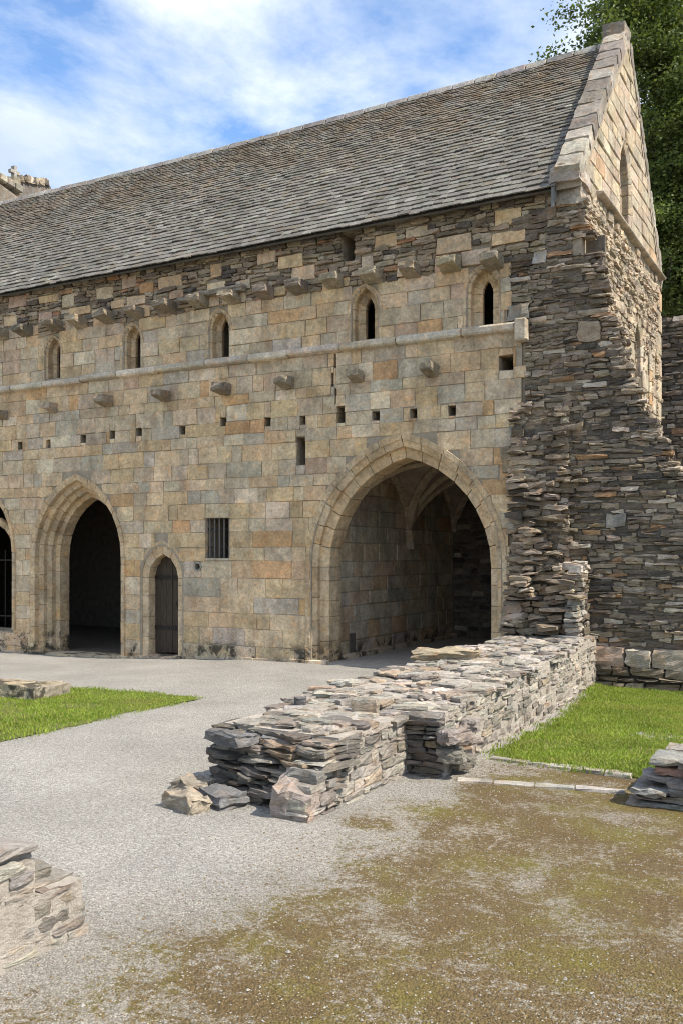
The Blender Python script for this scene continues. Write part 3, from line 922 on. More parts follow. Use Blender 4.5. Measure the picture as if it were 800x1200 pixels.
# coping up both rakes
cp = solid('gable_coping', [[(x, y, z) for x in (-4.10, -3.68) for (y, zo) in ((EY + 0.1, 0), (RY, 0)) for z in ((EZ + (y - EY) * slope - 0.1 + zo), (EZ + (y - EY) * slope + 0.14 + zo))],
                            [(x, y, z) for x in (-4.10, -3.68) for (y, yy) in ((RY, RY), (2 * RY - EY - 0.1, EY + 0.1)) for z in ((EZ + (yy - EY) * slope - 0.1), (EZ + (yy - EY) * slope + 0.14))]], MAT_MORTAR, AB)
bag = Bag()
def cop_col(a, z): return pick([(1, (0.34, 0.30, 0.245)), (0.8, (0.42, 0.375, 0.305)), (1, (0.26, 0.225, 0.185))])
for side in (0, 1):
    t = 0.02
    while t < 0.97:
        dt = R.uniform(0.055, 0.10); t2 = min(t + dt, 0.985)
        lift = R.uniform(-0.008, 0.010); jx = R.uniform(-0.006, 0.008)
        c = []
        for x in (-4.05 - jx, -3.665 + jx):
            for tt in (t + 0.004, t2 - 0.004):
                yy = EY + tt * (RY - EY); zc = EZ + (yy - EY) * slope
                yy2 = yy if side == 0 else 2 * RY - yy
                c += [(x + R.uniform(-.008, .008), yy2, zc + 0.02), (x + R.uniform(-.008, .008), yy2 - (0.12 if side == 0 else -0.12), zc + 0.22 + lift)]
        bag.add(c, cop_col(0, 0)); t = t2
C_, K_ = bag.C, bag.K
emit(C_, K_, 'coping_stone', MAT_COPING, cp, rock=4, rough=0.025, rnd=0.07)
for nm, bx in (('kneeler_stone', (-4.14, -3.66, -0.24, 0.35, 7.48, 7.74)), ('kneeler_stone', (-4.10, -3.70, -0.06, 0.3, 7.2, 7.47)), ('apex_stone', (-4.10, -3.68, RY - 0.26, RY + 0.26, RZ + 0.0, RZ + 0.29))):
    C = fix_hand(np.array([box_corners(*bx)]))
    mesh_obj(nm, rock_verts(C, 5, 0.04, 0.14)[0], GRID[5][1], MAT_COPING, cp, col=cop_col(0, 0))

# ---- roof
RX0, RX1 = XL, -4.05
def sag(x, t):
    s_ = (x - RX0) / (RX1 - RX0)
    return -0.13 * math.sin(math.pi * min(max((s_ - 0.05) / 0.95, 0), 1)) * (0.25 + 0.75 * t) * 0.8
L = math.hypot(RY - EY, RZ - EZ)
ny_, nz_ = -(RZ - EZ) / L, (RY - EY) / L
def roof_pt(x, s_, n_):
    t = s_ / L
    return (x, EY + (RY - EY) * t + ny_ * n_, EZ + (RZ - EZ) * t + nz_ * n_ + sag(x, t))
V = []; Fc = []
nxr = 24
for i in range(nxr + 1):
    x = RX0 + (RX1 - RX0) * i / nxr
    V += [roof_pt(x, 0.04, -0.02), roof_pt(x, L, -0.02), (x, 2 * RY - EY, EZ), (x, RY, RZ - 0.25 + sag(x, 1)), roof_pt(x, 0.06, -0.065), (x, 2 * RY - EY, EZ - 0.12)]
    if i:
        b = i * 6; a = b - 6
        Fc += [[a, b, b + 1, a + 1], [a + 1, b + 1, b + 2, a + 2], [a + 4, a + 3, b + 3, b + 4], [a + 3, a + 5, b + 5, b + 3], [a, a + 4, b + 4, b], [a + 2, b + 2, b + 5, a + 5]]
roof = mesh_obj('roof', V, Fc, MAT_SLATE, AB, col=(0.12, 0.115, 0.105))
SC, SK = [], []
s_ = 0.0; row = 0
while s_ < L - 0.05:
    t = s_ / L
    e = 0.155 * (1 - t) + 0.080 * t
    a = RX0 - R.uniform(0, 0.2)
    wmax = 0.235 * (1 - t) + 0.15 * t
    while a < RX1 - 0.02:
        w = R.uniform(0.55, 1.0) * wmax
        if a + w > RX1 - 0.06: w = RX1 + R.uniform(0.0, 0.03) - a
        lo = s_ + R.uniform(-0.012, 0.012); up = min(s_ + e * 2.1, L)
        n0 = 0.040 + R.uniform(-0.004, 0.010); th = R.uniform(0.014, 0.022)
        tw = R.uniform(-0.008, 0.008)
        c = []
        for x in (a + 0.004, a + w - 0.004):
            sk = tw if x > a + w / 2 else -tw
            for (q, nn) in ((lo + sk, n0), (up, 0.004)):
                c += [roof_pt(x, q, nn), roof_pt(x, q, nn + th)]
        SC.append(c)
        k = R.uniform(0.95, 1.08) * (1.15 if R.random() < 0.05 else 1.0)
        base = pick([(1.4, (0.165, 0.152, 0.128)), (0.9, (0.185, 0.172, 0.146)), (0.6, (0.142, 0.128, 0.106)), (0.2 + 0.4 * t, (0.165, 0.142, 0.106)), (0.08, (0.24, 0.226, 0.192))])
        SK.append(tuple(q * k for q in base))
        a += w
    s_ += e; row += 1
emit(SC, SK, 'slate', MAT_SLATE, roof, plain=True, mass='remaining_slates')
# stones in the ridge
bag = Bag()
a = RX0
while a < RX1:
    w = min(R.uniform(0.4, 0.6), RX1 - a + 0.001)
    c = []
    for x in (a + 0.004, a + w - 0.004):
        zz_ = RZ + sag(x, 1)
        for (yy, zt) in ((RY - 0.16, -0.17), (RY + 0.16, -0.17)):
            c += [(x, yy, zz_ + zt), (x, RY + (yy - RY) * 0.35, zz_ + 0.085 + R.uniform(-.01, .01))]
    bag.add(c, pick([(1, (0.36, 0.34, 0.31)), (1, (0.30, 0.28, 0.26))])); a += w
emit(bag.C, bag.K, 'ridge_stone', MAT_COPING, roof, ch=0.02)
V = [(x, y, z) for x in (-4.10, -4.06) for y, z in ((EY - 0.02, EZ - 0.28), (EY - 0.02, EZ + 0.02), (EY + 0.3, EZ + 0.30), (EY + 0.3, EZ + 0.1))]
mesh_obj('lead_flashing', V, [[0, 1, 2, 3], [7, 6, 5, 4], [0, 4, 5, 1], [1, 5, 6, 2], [2, 6, 7, 3], [3, 7, 4, 0]], MAT_SLATE, roof, col=(0.17, 0.165, 0.155))

# ------------------------------------------------------------------ torn rubble wall at the end of the range
RW = thing('rubble_wall', 'tall torn slaty rubble wall with ragged raking edge below the gable', 'wall', (-2.5, 0, 0))
RAKE_Z = [-1, 2.55, 2.75, 3.0, 3.25, 3.88, 4.53, 5.23, 5.70, 5.95, 6.62, 7.2, 7.46]
RAKE_X = [4.2, 3.2, -1.25, -2.25, -2.40, -2.72, -2.99, -3.14, -3.35, -3.33, -3.56, -3.70, -3.78]
rake = lambda z: float(np.interp(z, RAKE_Z, RAKE_X))
HOLE = px_rect(670, 280, 695, 296)
big_blocks = []
for (u, v, w, h, k) in ((632, 302, 0.22, 0.22, (0.50, 0.47, 0.42)), (690, 388, 0.36, 0.30, (0.42, 0.33, 0.23)), (607, 366, 0.34, 0.24, (0.36, 0.33, 0.27)), (598, 540, 0.3, 0.4, (0.33, 0.27, 0.18)), (640, 250, 0.3, 0.2, (0.28, 0.22, 0.16)), (722, 610, 0.3, 0.2, (0.36, 0.33, 0.28)), (612, 262, 0.36, 0.22, (0.27, 0.21, 0.15)), (605, 500, 0.22, 0.3, (0.32, 0.31, 0.28))):
    x, z = Fx(u), Fz(u, v); b = Rect(x - w / 2, x + w / 2, z - h / 2, z + h / 2); b.k = k; big_blocks.append(b)
TX0, TX1 = -4.84, -3.58
def torn(a, z):
    """How far the stump of the broken cross wall still stands out of the facade plane."""
    if not (TX0 - 0.02 < a < TX1) or z > 4.35: return 0.0
    side = min(1.0, (TX1 - a) / (0.10 if z < 1.7 else 0.75 + 0.25 * math.sin(z * 4.1)), (a - TX0 + 0.05) / 0.25)
    f = float(np.interp(z, [0, 0.8, 1.55, 1.75, 2.6, 3.4, 4.35], [0.62, 0.55, 0.46, 0.34, 0.26, 0.16, 0.02]))
    return f * max(side, 0.15) * (0.8 + 0.35 * math.sin(a * 9 + z * 3.1) * math.sin(z * 5.3))
core = []
for a, b in zip(np.arange(-0.4, 7.4, 0.1), np.arange(-0.3, 7.5, 0.1)):
    xl = -4.76 if b < 3.4 else (-4.0)
    for p, q in minus([(xl, rake(b) - 0.2)], [(HOLE.a0, HOLE.a1)] if a > HOLE.z0 - 0.06 and b < HOLE.z1 + 0.06 else []):
        core.append(box_corners(p, q, 0.02, 0.30, a, b))
    if b < 4.1: core.append(box_corners(TX0 + 0.08, TX1 - (0.12 if b < 1.7 else 0.45), -torn(-4.1, b) * 0.42, 0.1, a, b))
core.append(box_corners(HOLE.a0 - 0.1, HOLE.a1 + 0.1, 0.27, 0.33, HOLE.z0 - 0.1, HOLE.z1 + 0.1))
solid('wall_core', core, MAT_EARTH_AND_SHADE, RW)
bag = Bag()
for b in big_blocks: bag.add(hexa(FAC, b.a0, b.a1, -0.2, R.uniform(0.02, 0.05), b.z0, b.z1, 0.02), b.k)
ob = [Blk(b) for b in big_blocks] + [Blk(HOLE)]
def rw_left(z):
    if z < 3.6: return -4.83 if z > 3.1 else (TX1 - 0.06 if z < 1.7 else TX1 - 0.5)
    if z < 5.45: return -4.60
    if z < 6.5: return -4.84
    return -4.25
lay(bag, FAC, lambda z: (rw_left(z), rake(z)), 0.52, 7.46, (0.03, 0.095), (0.09, 0.40), rubble_col, ob, gap=0.008, depth=0.2, proud=(-0.015, 0.04), j=0.014, wav=0.022, tilt=0.05, toothed=0.09)
lay(bag, FAC, lambda z: (TX1 - 0.06, 3.6), -0.3, 0.26, (0.06, 0.13), (0.16, 0.5), rubble_col, [], gap=0.014, depth=0.2, proud=(0.09, 0.14), j=0.014, wav=0.015)
# the broken bond of the cross wall
def torn_col(a, z): return pick([(0.9, (0.21, 0.168, 0.122)), (1.0, (0.31, 0.243, 0.17)), (0.9, (0.38, 0.305, 0.22)), (0.3, (0.14, 0.118, 0.095)), (0.5, (0.52, 0.435, 0.335))])
lay(bag, FAC, lambda z: (TX0, TX1 - (0.0 if z < 1.7 else R.uniform(0.0, 0.40))), 0.45, 4.3, (0.04, 0.11), (0.12, 0.42), torn_col, [], gap=0.008, depth=0.34, proud=(-0.12, 0.13), j=0.022, wav=0.03, tilt=0.10, dfun=torn)
lay(bag, FAC, lambda z: (TX0 + 0.05, TX1 - (0.05 if z < 1.7 else 0.30)), 0.45, 4.2, (0.05, 0.13), (0.12, 0.38), torn_col, [], gap=0.006, depth=0.2, proud=(-0.03, 0.04), j=0.02, wav=0.02, tilt=0.06, dfun=lambda a, z: torn(a, z) * 0.55)
# stones that stick out of the raking edge
z = 2.5
while z < 7.3:
    h = R.uniform(0.05, 0.10); x = rake(z)
    if HOLE.z0 - 0.05 < z < HOLE.z1: z += h; continue
    bag.add(hexa(FAC, x - 0.25, x + R.uniform(-0.08, 0.10), -0.20, R.uniform(-0.05, 0.05), z, z + h - 0.012, 0.02), rubble_col(0, 0))
    bag.add(hexa(FAC, x - 0.25, x + R.uniform(-0.20, 0.0), -0.32, -0.16, z + 0.02, z + h + 0.008, 0.02), rubble_col(0, 0))
    z += h
# side of the stump that faces the sun
SD = Frame((TX1 - 0.03, 0, 0), (0, 1, 0), (1, 0, 0))
z = 0.4
while z < 1.75:
    h = R.uniform(0.05, 0.1); y = -torn(-4.0, z) - 0.02
    while y < -0.02:
        w = R.uniform(0.12, 0.28); bag.add(hexa(SD, y, min(y + w - 0.012, 0.05), -0.2, R.uniform(-0.02, 0.03), z, z + h - 0.012, 0.012), field_col(0, 0)); y += w
    z += h
emit(bag.C, bag.K, 'rubble_stone', MAT_RUBBLE, RW, rock=3, rough=0.06, rnd=0.20, strata=0.04, mass='remaining_rubble')
bag = Bag()
a = TX1 - 0.04
while a < 3.5:
    w = R.uniform(0.36, 0.6)
    bag.add(hexa(FAC, a, a + w - 0.015, -0.2, R.uniform(0.10, 0.14), 0.255, 0.515 + R.uniform(-0.02, 0.02), 0.015), pick([(1, (0.46, 0.385, 0.30)), (0.8, (0.47, 0.345, 0.27)), (0.25, (0.50, 0.25, 0.18)), (0.6, (0.52, 0.45, 0.36))]))
    a += w
emit(bag.C, bag.K, 'plinth_stone', MAT_FIELD, RW, rock=4, rough=0.04, rnd=0.14)

# ------------------------------------------------------------------ low ruined walls
def top_slabs(bag, inside, x0, x1, y0, y1, zf, n, size, colf, thick=(0.04, 0.09), tilt=0.10):
    k = 0
    while k < n:
        x, y = R.uniform(x0, x1), R.uniform(y0, y1); k += 1
        if not inside(x, y): continue
        an = R.choice((R.uniform(-0.4, 0.4), R.uniform(1.2, 1.9))); w, d, h = R.uniform(*size), R.uniform(*size) * 0.72, R.uniform(*thick)
        ca, sa = math.cos(an), math.sin(an); tx, ty = R.uniform(-tilt, tilt), R.uniform(-tilt, tilt)
        zc = zf(x, y) + R.uniform(-0.035, 0.02)
        c = []
        for i in (-1, 1):
            for j in (-1, 1):
                for q in (-1, 1):
                    lx = i * w / 2 * R.uniform(0.75, 1.1); ly = j * d / 2 * R.uniform(0.7, 1.1)
                    c.append((x + lx * ca - ly * sa, y + lx * sa + ly * ca, zc + q * h / 2 + lx * tx + ly * ty))
        bag.add(c, colf(x, y))
LW = thing('ruined_wall', 'low broken stone wall stepping out from the range, pale sunlit mortar', 'wall', (-4.1, -4, 0))
zt1 = lambda x, y: 0.52 - 0.10 * float(sstep(-7.7, -8.5, y)) * float(sstep(-4.3, -3.4, x)) + 0.02 * math.sin(5 * x + 3 * y)
zt2 = lambda x, y: float(np.interp(y, [-6.8, -0.5], [0.55, 0.66])) + 0.02 * math.sin(4 * x + 5 * y)
xr2 = lambda y: float(np.interp(y, [-6.85, -5.5, -0.1], [-3.12, -3.14, -3.48]))
solid('wall_core', [[(x, y, z) for x, ya in ((-4.60, -7.86), (-3.454, -7.98)) for y in (ya, -6.4) for z in (-0.1, 0.515)],
                    [(x + (0 if x < -4 else xr2(y) + 3.20), y, z) for x in (-4.68, -3.203) for y in (-6.72, 0.0) for z in (-0.1, 0.55 + 0.017 * (y + 6.72))]], MAT_PALEM, LW)
bag = Bag()
FE = Frame((-3.45, 0, 0), (0, 1, 0), (1, 0, 0))
lay(bag, FE, lambda z: (-8.48 + 0.9 * max(0, z - 0.12), -6.80), -0.06, 0.50, (0.035, 0.10), (0.09, 0.34), field_col, [], gap=0.014, depth=0.24, proud=(0.0, 0.022), j=0.009, wav=0.010, tilt=0.03)
FE2 = Frame((xr2(-6.8), -6.8, 0), (xr2(-0.1) - xr2(-6.8), 6.7, 0), (6.7, xr2(-6.8) - xr2(-0.1), 0))
lay(bag, FE2, lambda z: (0.05 + max(0, R.uniform(-.1, .12)), 6.75), -0.12, 0.56, (0.035, 0.10), (0.09, 0.34), field_col, [], gap=0.014, depth=0.26, proud=(0.0, 0.024), j=0.009, wav=0.010, tilt=0.03)
FF_ = Frame((-3.60, -6.80, 0), (1, 0, 0), (0, -1, 0))
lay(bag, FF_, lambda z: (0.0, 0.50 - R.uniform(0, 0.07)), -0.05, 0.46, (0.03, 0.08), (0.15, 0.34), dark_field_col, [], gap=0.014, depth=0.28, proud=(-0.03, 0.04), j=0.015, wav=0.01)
# broken end towards the court, leaning back in ledges
ex = np.array((1.2, -0.46, 0)); en = np.array((-0.46, -1.2, 0))
FN = Frame((-4.66, -8.02, 0), ex, en)
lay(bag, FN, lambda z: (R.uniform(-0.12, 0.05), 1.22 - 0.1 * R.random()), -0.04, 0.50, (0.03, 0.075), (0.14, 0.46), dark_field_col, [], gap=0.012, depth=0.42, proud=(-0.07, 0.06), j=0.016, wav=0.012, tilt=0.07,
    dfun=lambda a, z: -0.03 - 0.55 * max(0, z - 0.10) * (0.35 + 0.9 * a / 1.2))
FL = Frame((-4.66, 0, 0), (0, 1, 0), (-1, 0, 0))
lay(bag, FL, lambda z: (-7.95, -0.05), -0.06, 0.52, (0.06, 0.12), (0.16, 0.42), field_col, [], gap=0.016, depth=0.2, proud=(-0.03, 0.04), j=0.016, wav=0.014, tilt=0.05)
emit(bag.C, bag.K, 'wall_stone', MAT_FIELD, LW, rock=4, rough=0.035, rnd=0.16, strata=0.02, mass='remaining_wall_stones')
bag = Bag()
top_slabs(bag, lambda x, y: y > -7.85 + (x + 4.6) * -0.05, -4.54, -3.55, -7.82, -6.5, zt1, 150, (0.14, 0.40), field_col, thick=(0.03, 0.06), tilt=0.035)
top_slabs(bag, lambda x, y: x < xr2(y) - 0.06, -4.68, -3.2, -6.72, -0.1, zt2, 520, (0.14, 0.40), field_col, thick=(0.03, 0.06), tilt=0.035)
emit(bag.C, bag.K, 'top_slab', MAT_FIELD, LW, rock=5, rough=0.035, rnd=0.24, strata=0.03, mass='remaining_top_slabs')
# single large stones of this wall
def big_stone(parent, name, x, y, z, w, d, h, an, k, mat=None, rough=0.07, rnd=0.22, label=None, cat=None, top=False, tx=0.0, ty=0.0, strata=0.03):
    ca, sa = math.cos(an), math.sin(an); c = []
    for i in (-1, 1):
        for j in (-1, 1):
            for q in (0, 1):
                lx = i * w / 2 * R.uniform(0.88, 1.04); ly = j * d / 2 * R.uniform(0.88, 1.04)
                c.append((x + lx * ca - ly * sa, y + lx * sa + ly * ca, z + q * h * R.uniform(0.9, 1.05) + lx * tx + ly * ty))
    C = fix_hand(np.array([c]))
    return mesh_obj(name, rock_verts(C, 6, rough, rnd, strata)[0], GRID[6][1], mat or MAT_FIELD, parent, (x, y, z), k, label=label, cat=cat)
big_stone(LW, 'corner_stone', -3.60, -8.30, -0.05, 0.30, 0.40, 0.31, 0.12, (0.36, 0.30, 0.255), rough=0.085, rnd=0.24, tx=-0.15, ty=0.25)
big_stone(LW, 'corner_stone', -3.56, -7.35, 0.18, 0.22, 0.20, 0.30, 0.1, (0.33, 0.27, 0.22), rough=0.05)
big_stone(LW, 'ledge_stone', -4.40, -7.98, 0.40, 0.50, 0.34, 0.09, -0.35, (0.19, 0.18, 0.17), rough=0.05, strata=0.08)
big_stone(LW, 'ledge_stone', -3.85, -7.92, 0.38, 0.54, 0.34, 0.10, -0.3, (0.23, 0.215, 0.2), rough=0.05, strata=0.08)
big_stone(LW, 'ledge_stone', -3.34, -6.70, 0.45, 0.40, 0.30, 0.09, 0.0, (0.27, 0.24, 0.21), rough=0.05, strata=0.08)
big_stone(LW, 'upright_stone', -3.78, -6.92, 0.46, 0.24, 0.14, 0.20, 0.3, (0.30, 0.27, 0.22), rough=0.05)
big_stone(LW, 'upright_stone', -4.36, -7.05, 0.50, 0.10, 0.09, 0.14, 0.3, (0.16, 0.15, 0.145), rough=0.06)
for k in range(26):
    y = R.uniform(-6.75, -0.8)
    big_stone(LW, 'cap_stone', xr2(y) - R.uniform(0.15, 0.4), y, zt2(0, y) - 0.03, R.uniform(0.2, 0.42), R.uniform(0.16, 0.3), R.uniform(0.05, 0.09), R.uniform(0, 3), field_col(0, 0), rough=0.05, tx=R.uniform(-.12, .12), ty=R.uniform(-.12, .12), strata=0.07)
for k in range(9):
    big_stone(LW, 'corner_rubble', R.uniform(-3.22, -3.0), R.uniform(-6.85, -6.1), R.uniform(-0.03, 0.34), R.uniform(0.16, 0.3), R.uniform(0.14, 0.24), R.uniform(0.07, 0.13), R.uniform(0, 3), pick([(1, (0.33, 0.29, 0.25)), (0.4, (0.40, 0.29, 0.21)), (0.8, (0.27, 0.238, 0.2))]), rough=0.07)
big_stone(None, 'tan_boulder', -4.45, -3.55, 0.60, 0.85, 0.45, 0.17, 0.25, (0.40, 0.33, 0.225), rough=0.08, rnd=0.34, label='rounded tan boulder lying on top of the low broken wall', cat='stone')
big_stone(None, 'squared_block', -4.40, -8.60, -0.02, 0.40, 0.22, 0.15, -0.30, (0.42, 0.35, 0.26), rough=0.09, rnd=0.22, label='pitted tan squared block lying on gravel at the broken wall end', cat='stone')
big_stone(None, 'loose_stone', -4.66, -8.24, -0.02, 0.30, 0.26, 0.15, 0.3, (0.36, 0.315, 0.25), rough=0.09, rnd=0.35, label='rough brownish stone wedged behind the squared block on the gravel', cat='stone')
big_stone(None, 'flat_slate', -4.25, -8.36, -0.01, 0.40, 0.26, 0.12, -0.5, (0.22, 0.21, 0.2), rough=0.05, label='flat grey slate lying beside the tan squared block', cat='stone', strata=0.08)

# stump of the same wall line nearer the court
SW = thing('wall_stump', 'short stepped wall stump of layered pale slabs on the gravel, cut by frame edge', 'wall', (-4, -11.5, 0))
solid('wall_core', [[(x, y, z) for x in (-4.5, -3.428) for y in (-13.4, -10.99) for z in (-0.1, 0.45)], [(x, y, z) for x in (-4.5, -3.4285) for y in (-13.4, -10.68) for z in (-0.1, 0.275)]], MAT_PALEM, SW)
bag = Bag()
FS = Frame((-3.43, 0, 0), (0, 1, 0), (1, 0, 0))
lay(bag, FS, lambda z: (-13.4, -10.62 - max(0, z - 0.2) * 0.3 - (0.30 if z > 0.30 else 0) - R.uniform(0, 0.06)), -0.06, 0.47, (0.035, 0.072), (0.09, 0.30), field_col, [], gap=0.012, depth=0.26, proud=(0.0, 0.018), j=0.007, wav=0.008, tilt=0.025)
FS2 = Frame((-4.5, -10.62, 0), (1, 0, 0), (0, 1, 0))
lay(bag, FS2, lambda z: (0.0, 1.0), -0.06, 0.30, (0.05, 0.1), (0.16, 0.4), field_col, [], gap=0.014, depth=0.3, proud=(-0.06, 0.03), j=0.016)
FS3 = Frame((-4.5, -10.98, 0), (1, 0, 0), (0, 1, 0))
lay(bag, FS3, lambda z: (0.0, 0.96), 0.28, 0.47, (0.05, 0.1), (0.16, 0.4), field_col, [], gap=0.014, depth=0.3, proud=(-0.06, 0.03), j=0.016)
emit(bag.C, bag.K, 'wall_stone', MAT_FIELD, SW, rock=5, rough=0.028, rnd=0.14, strata=0.012, mass='remaining_wall_stones')
bag = Bag()
top_slabs(bag, lambda x, y: True, -4.5, -3.62, -13.3, -11.08, lambda x, y: 0.48, 120, (0.22, 0.5), lambda a, z: pick([(1, (0.30, 0.265, 0.23)), (1, (0.37, 0.32, 0.275)), (0.5, (0.44, 0.38, 0.32))]), thick=(0.04, 0.07), tilt=0.025)
top_slabs(bag, lambda x, y: True, -4.5, -3.62, -10.98, -10.74, lambda x, y: 0.29, 14, (0.2, 0.4), field_col, tilt=0.05)
emit(bag.C, bag.K, 'top_slab', MAT_FIELD, SW, rock=5, rough=0.03, rnd=0.15, strata=0.03)
big_stone(SW, 'ledge_slab', -3.70, -11.25, 0.45, 0.56, 0.66, 0.075, 0.1, (0.31, 0.275, 0.24), rough=0.03, strata=0.03)

# wall across the room, beyond the threshold
CW = thing('slab_wall', 'low broken wall of flat blue-grey slabs between lawn and mossy gravel', 'wall', (-0.5, -6.5, 0))
solid('wall_core', [[(x, y, z) for x in (-1.2, 3.0) for y in (-6.78, -6.12) for z in (-0.1, 0.30)]], MAT_EARTH_AND_SHADE, CW)
bag = Bag()
def slab_col(a, z): return pick([(1, (0.29, 0.275, 0.25)), (1, (0.35, 0.325, 0.29)), (0.8, (0.21, 0.195, 0.175)), (0.5, (0.36, 0.31, 0.26)), (0.2, (0.32, 0.21, 0.16))])
FC = Frame((-1.66, -6.84, 0), (1, 0, 0), (0, -1, 0))
lay(bag, FC, lambda z: (z * 0.9 + R.uniform(-0.10, 0.10), 4.7), -0.05, 0.36, (0.05, 0.095), (0.16, 0.46), slab_col, [], gap=0.014, depth=0.32, proud=(-0.06, 0.05), j=0.018, wav=0.012, tilt=0.07)
FC2 = Frame((-1.46, -6.84, 0), (0, 1, 0), (-1, 0, 0))
lay(bag, FC2, lambda z: (0.0, 0.75), -0.05, 0.36, (0.05, 0.095), (0.16, 0.4), slab_col, [], gap=0.014, depth=0.4, proud=(-0.08, 0.06), j=0.02, tilt=0.05, dfun=lambda a, z: -z * 0.8)
FC3 = Frame((-1.4, -6.08, 0), (1, 0, 0), (0, 1, 0))
lay(bag, FC3, lambda z: (0.0, 4.4), -0.05, 0.36, (0.05, 0.095), (0.16, 0.4), slab_col, [], gap=0.014, depth=0.3, proud=(-0.04, 0.05), j=0.016)
emit(bag.C, bag.K, 'wall_stone', MAT_FIELD, CW, rock=4, rough=0.045, rnd=0.14, strata=0.03)
bag = Bag()
top_slabs(bag, lambda x, y: True, -1.0, 2.9, -6.75, -6.15, lambda x, y: 0.37, 80, (0.25, 0.5), slab_col, thick=(0.04, 0.08), tilt=0.08)
emit(bag.C, bag.K, 'top_slab', MAT_FIELD, CW, rock=5, rough=0.05, rnd=0.12, strata=0.07)

# threshold strips between the rooms
TS = thing('threshold_strip', 'narrow white stone strip set across the gap beside the slab wall', 'threshold', (-2.3, -6.65, 0))
bag = Bag(); p0, p1 = np.array((-2.98, -6.80)), np.array((-1.66, -6.50)); ncut = [0, .22, .47, .71, 1.0]
ft = Frame((*p0, 0), (*(p1 - p0), 0), (-(p1 - p0)[1], (p1 - p0)[0], 0)); lt = float(np.linalg.norm(p1 - p0))
for a, b in zip(ncut[:-1], ncut[1:]): bag.add(hexa(ft, a * lt + .004, b * lt - .004, -0.05, 0.05, -0.05, 0.018, 0.006), pick([(1, (0.50, 0.465, 0.40)), (1, (0.43, 0.40, 0.34))]))
emit(bag.C, bag.K, 'kerb_stone', MAT_COPING, TS, rock=3, rough=0.03, rnd=0.1)
TS = thing('lawn_edging', 'thin worn stone edging along the front of the bright lawn', 'edging', (-2.5, -5.9, 0))
bag = Bag(); a = -3.02
while a < -1.75:
    w = R.uniform(0.22, 0.4); bag.add([(x, y + (x + 3) * -0.05, z) for x in (a, a + w - .01) for y in (-5.94, -5.82) for z in (-0.06, 0.028)], (0.42, 0.39, 0.33)); a += w
emit(bag.C, bag.K, 'kerb_stone', MAT_COPING, TS, rock=3, rough=0.05, rnd=0.14)

# kerb slab in the cloister garth
KS = thing('plinth_slab', 'low tan stone plinth lying on the clipped garth grass', 'plinth', (-10.5, -5.3, -0.05))
bag = Bag(); a = -12.6
while a < -9.45:
    w = min(R.uniform(0.5, 0.9), -9.40 - a); bag.add([(x, y, float(gz(x, -5)) + z) for x in (a + .006, a + w - .006) for y in (-5.42, -4.75) for z in (-0.08, 0.17)], pick([(1, (0.42, 0.34, 0.23)), (0.7, (0.38, 0.33, 0.25))])); a += w
emit(bag.C, bag.K, 'kerb_stone', MAT_ASHLAR, KS, rock=5, rough=0.035, rnd=0.12)

# ------------------------------------------------------------------ wall behind, church far left
BK = thing('boundary_wall', 'high shaded rubble wall running behind the gable, square block on top', 'wall', (0, 8, 0))
solid('wall_core', [box_corners(-6.0, 6.0, 8.03, 8.6, -0.2, 7.25)], MAT_EARTH_AND_SHADE, BK)
bag = Bag(); FB = Frame((0, 8.0, 0), (1, 0, 0), (0, -1, 0))
lay(bag, FB, lambda z: (-5.9, 2.0), 2.0, 7.28, (0.06, 0.13), (0.15, 0.5), rubble_col, [], gap=0.012, depth=0.2, proud=(-0.02, 0.04), j=0.014, wav=0.02)
emit(bag.C, bag.K, 'rubble_stone', MAT_RUBBLE, BK, rock=3, limit=120, mass='remaining_rubble')
big_stone(BK, 'top_block', -2.62, 8.25, 7.26, 0.42, 0.4, 0.30, 0.0, (0.33, 0.26, 0.18), rough=0.03, rnd=0.1)

CHX = -27.5
CH = thing('church_gable', 'distant ruined church gable with stone cross finial above the slate ridge', 'church', (CHX, 9, 0))
def cz(u, v, x):                         # height and depth of a sight line on the plane X = x
    a = (u - 400) / FPX; t = x / (-SN + CS * a)
    return -DC + t * (CS + SN * a), HC + t * (650 - v) / FPX
y1_, z1_ = cz(-60, 172, CHX); y2_, z2_ = cz(26, 226, CHX)
V = []
for x in (CHX - 0.8, CHX): V += [(x, y1_ - 6, 0), (x, y1_ - 6, z1_ - 5), (x, y1_, z1_), (x, y2_ + 0.6, z2_ - 0.4), (x, y2_ + 0.6, 0)]
mesh_obj('wall', V, [[0, 1, 2, 3, 4][::-1], [5, 6, 7, 8, 9], [1, 6, 7, 2][::-1], [2, 7, 8, 3][::-1], [3, 8, 9, 4][::-1], [0, 5, 6, 1][::-1]], MAT_RUBBLE, CH, col=(0.27, 0.235, 0.19))
bag = Bag(); N = 9
for k in range(N):
    q0, q1 = k / N, (k + 1) / N - 0.01
    bag.add([(x, y1_ + (y2_ - y1_) * q, z1_ + (z2_ - z1_) * q + z + 0.05) for x in (CHX - 0.9, CHX + 0.12) for q in (q0, q1) for z in (-0.1, 0.16)], cop_col(0, 0))
emit(bag.C, bag.K, 'coping_stone', MAT_COPING, CH, ch=0.03)
fy, fz = cz(24, 215, CHX)
fin = big_stone(CH, 'finial_base', CHX - 0.4, fy, fz - 0.35, 0.5, 0.36, 0.66, 0.0, (0.36, 0.31, 0.22), rough=0.03, rnd=0.08)
cx_, _ = cz(26, 205, CHX)
def bx(x0, x1, y0, y1, z0, z1): return box_corners(x0, x1, y0, y1, z0, z1)
solid('cross', [bx(CHX - 0.48, CHX - 0.32, fy + 0.0, fy + 0.14, fz + 0.28, fz + 0.74), bx(CHX - 0.475, CHX - 0.325, fy - 0.14, fy + 0.28, fz + 0.46, fz + 0.58)], MAT_COPING, CH, (0.34, 0.32, 0.28))
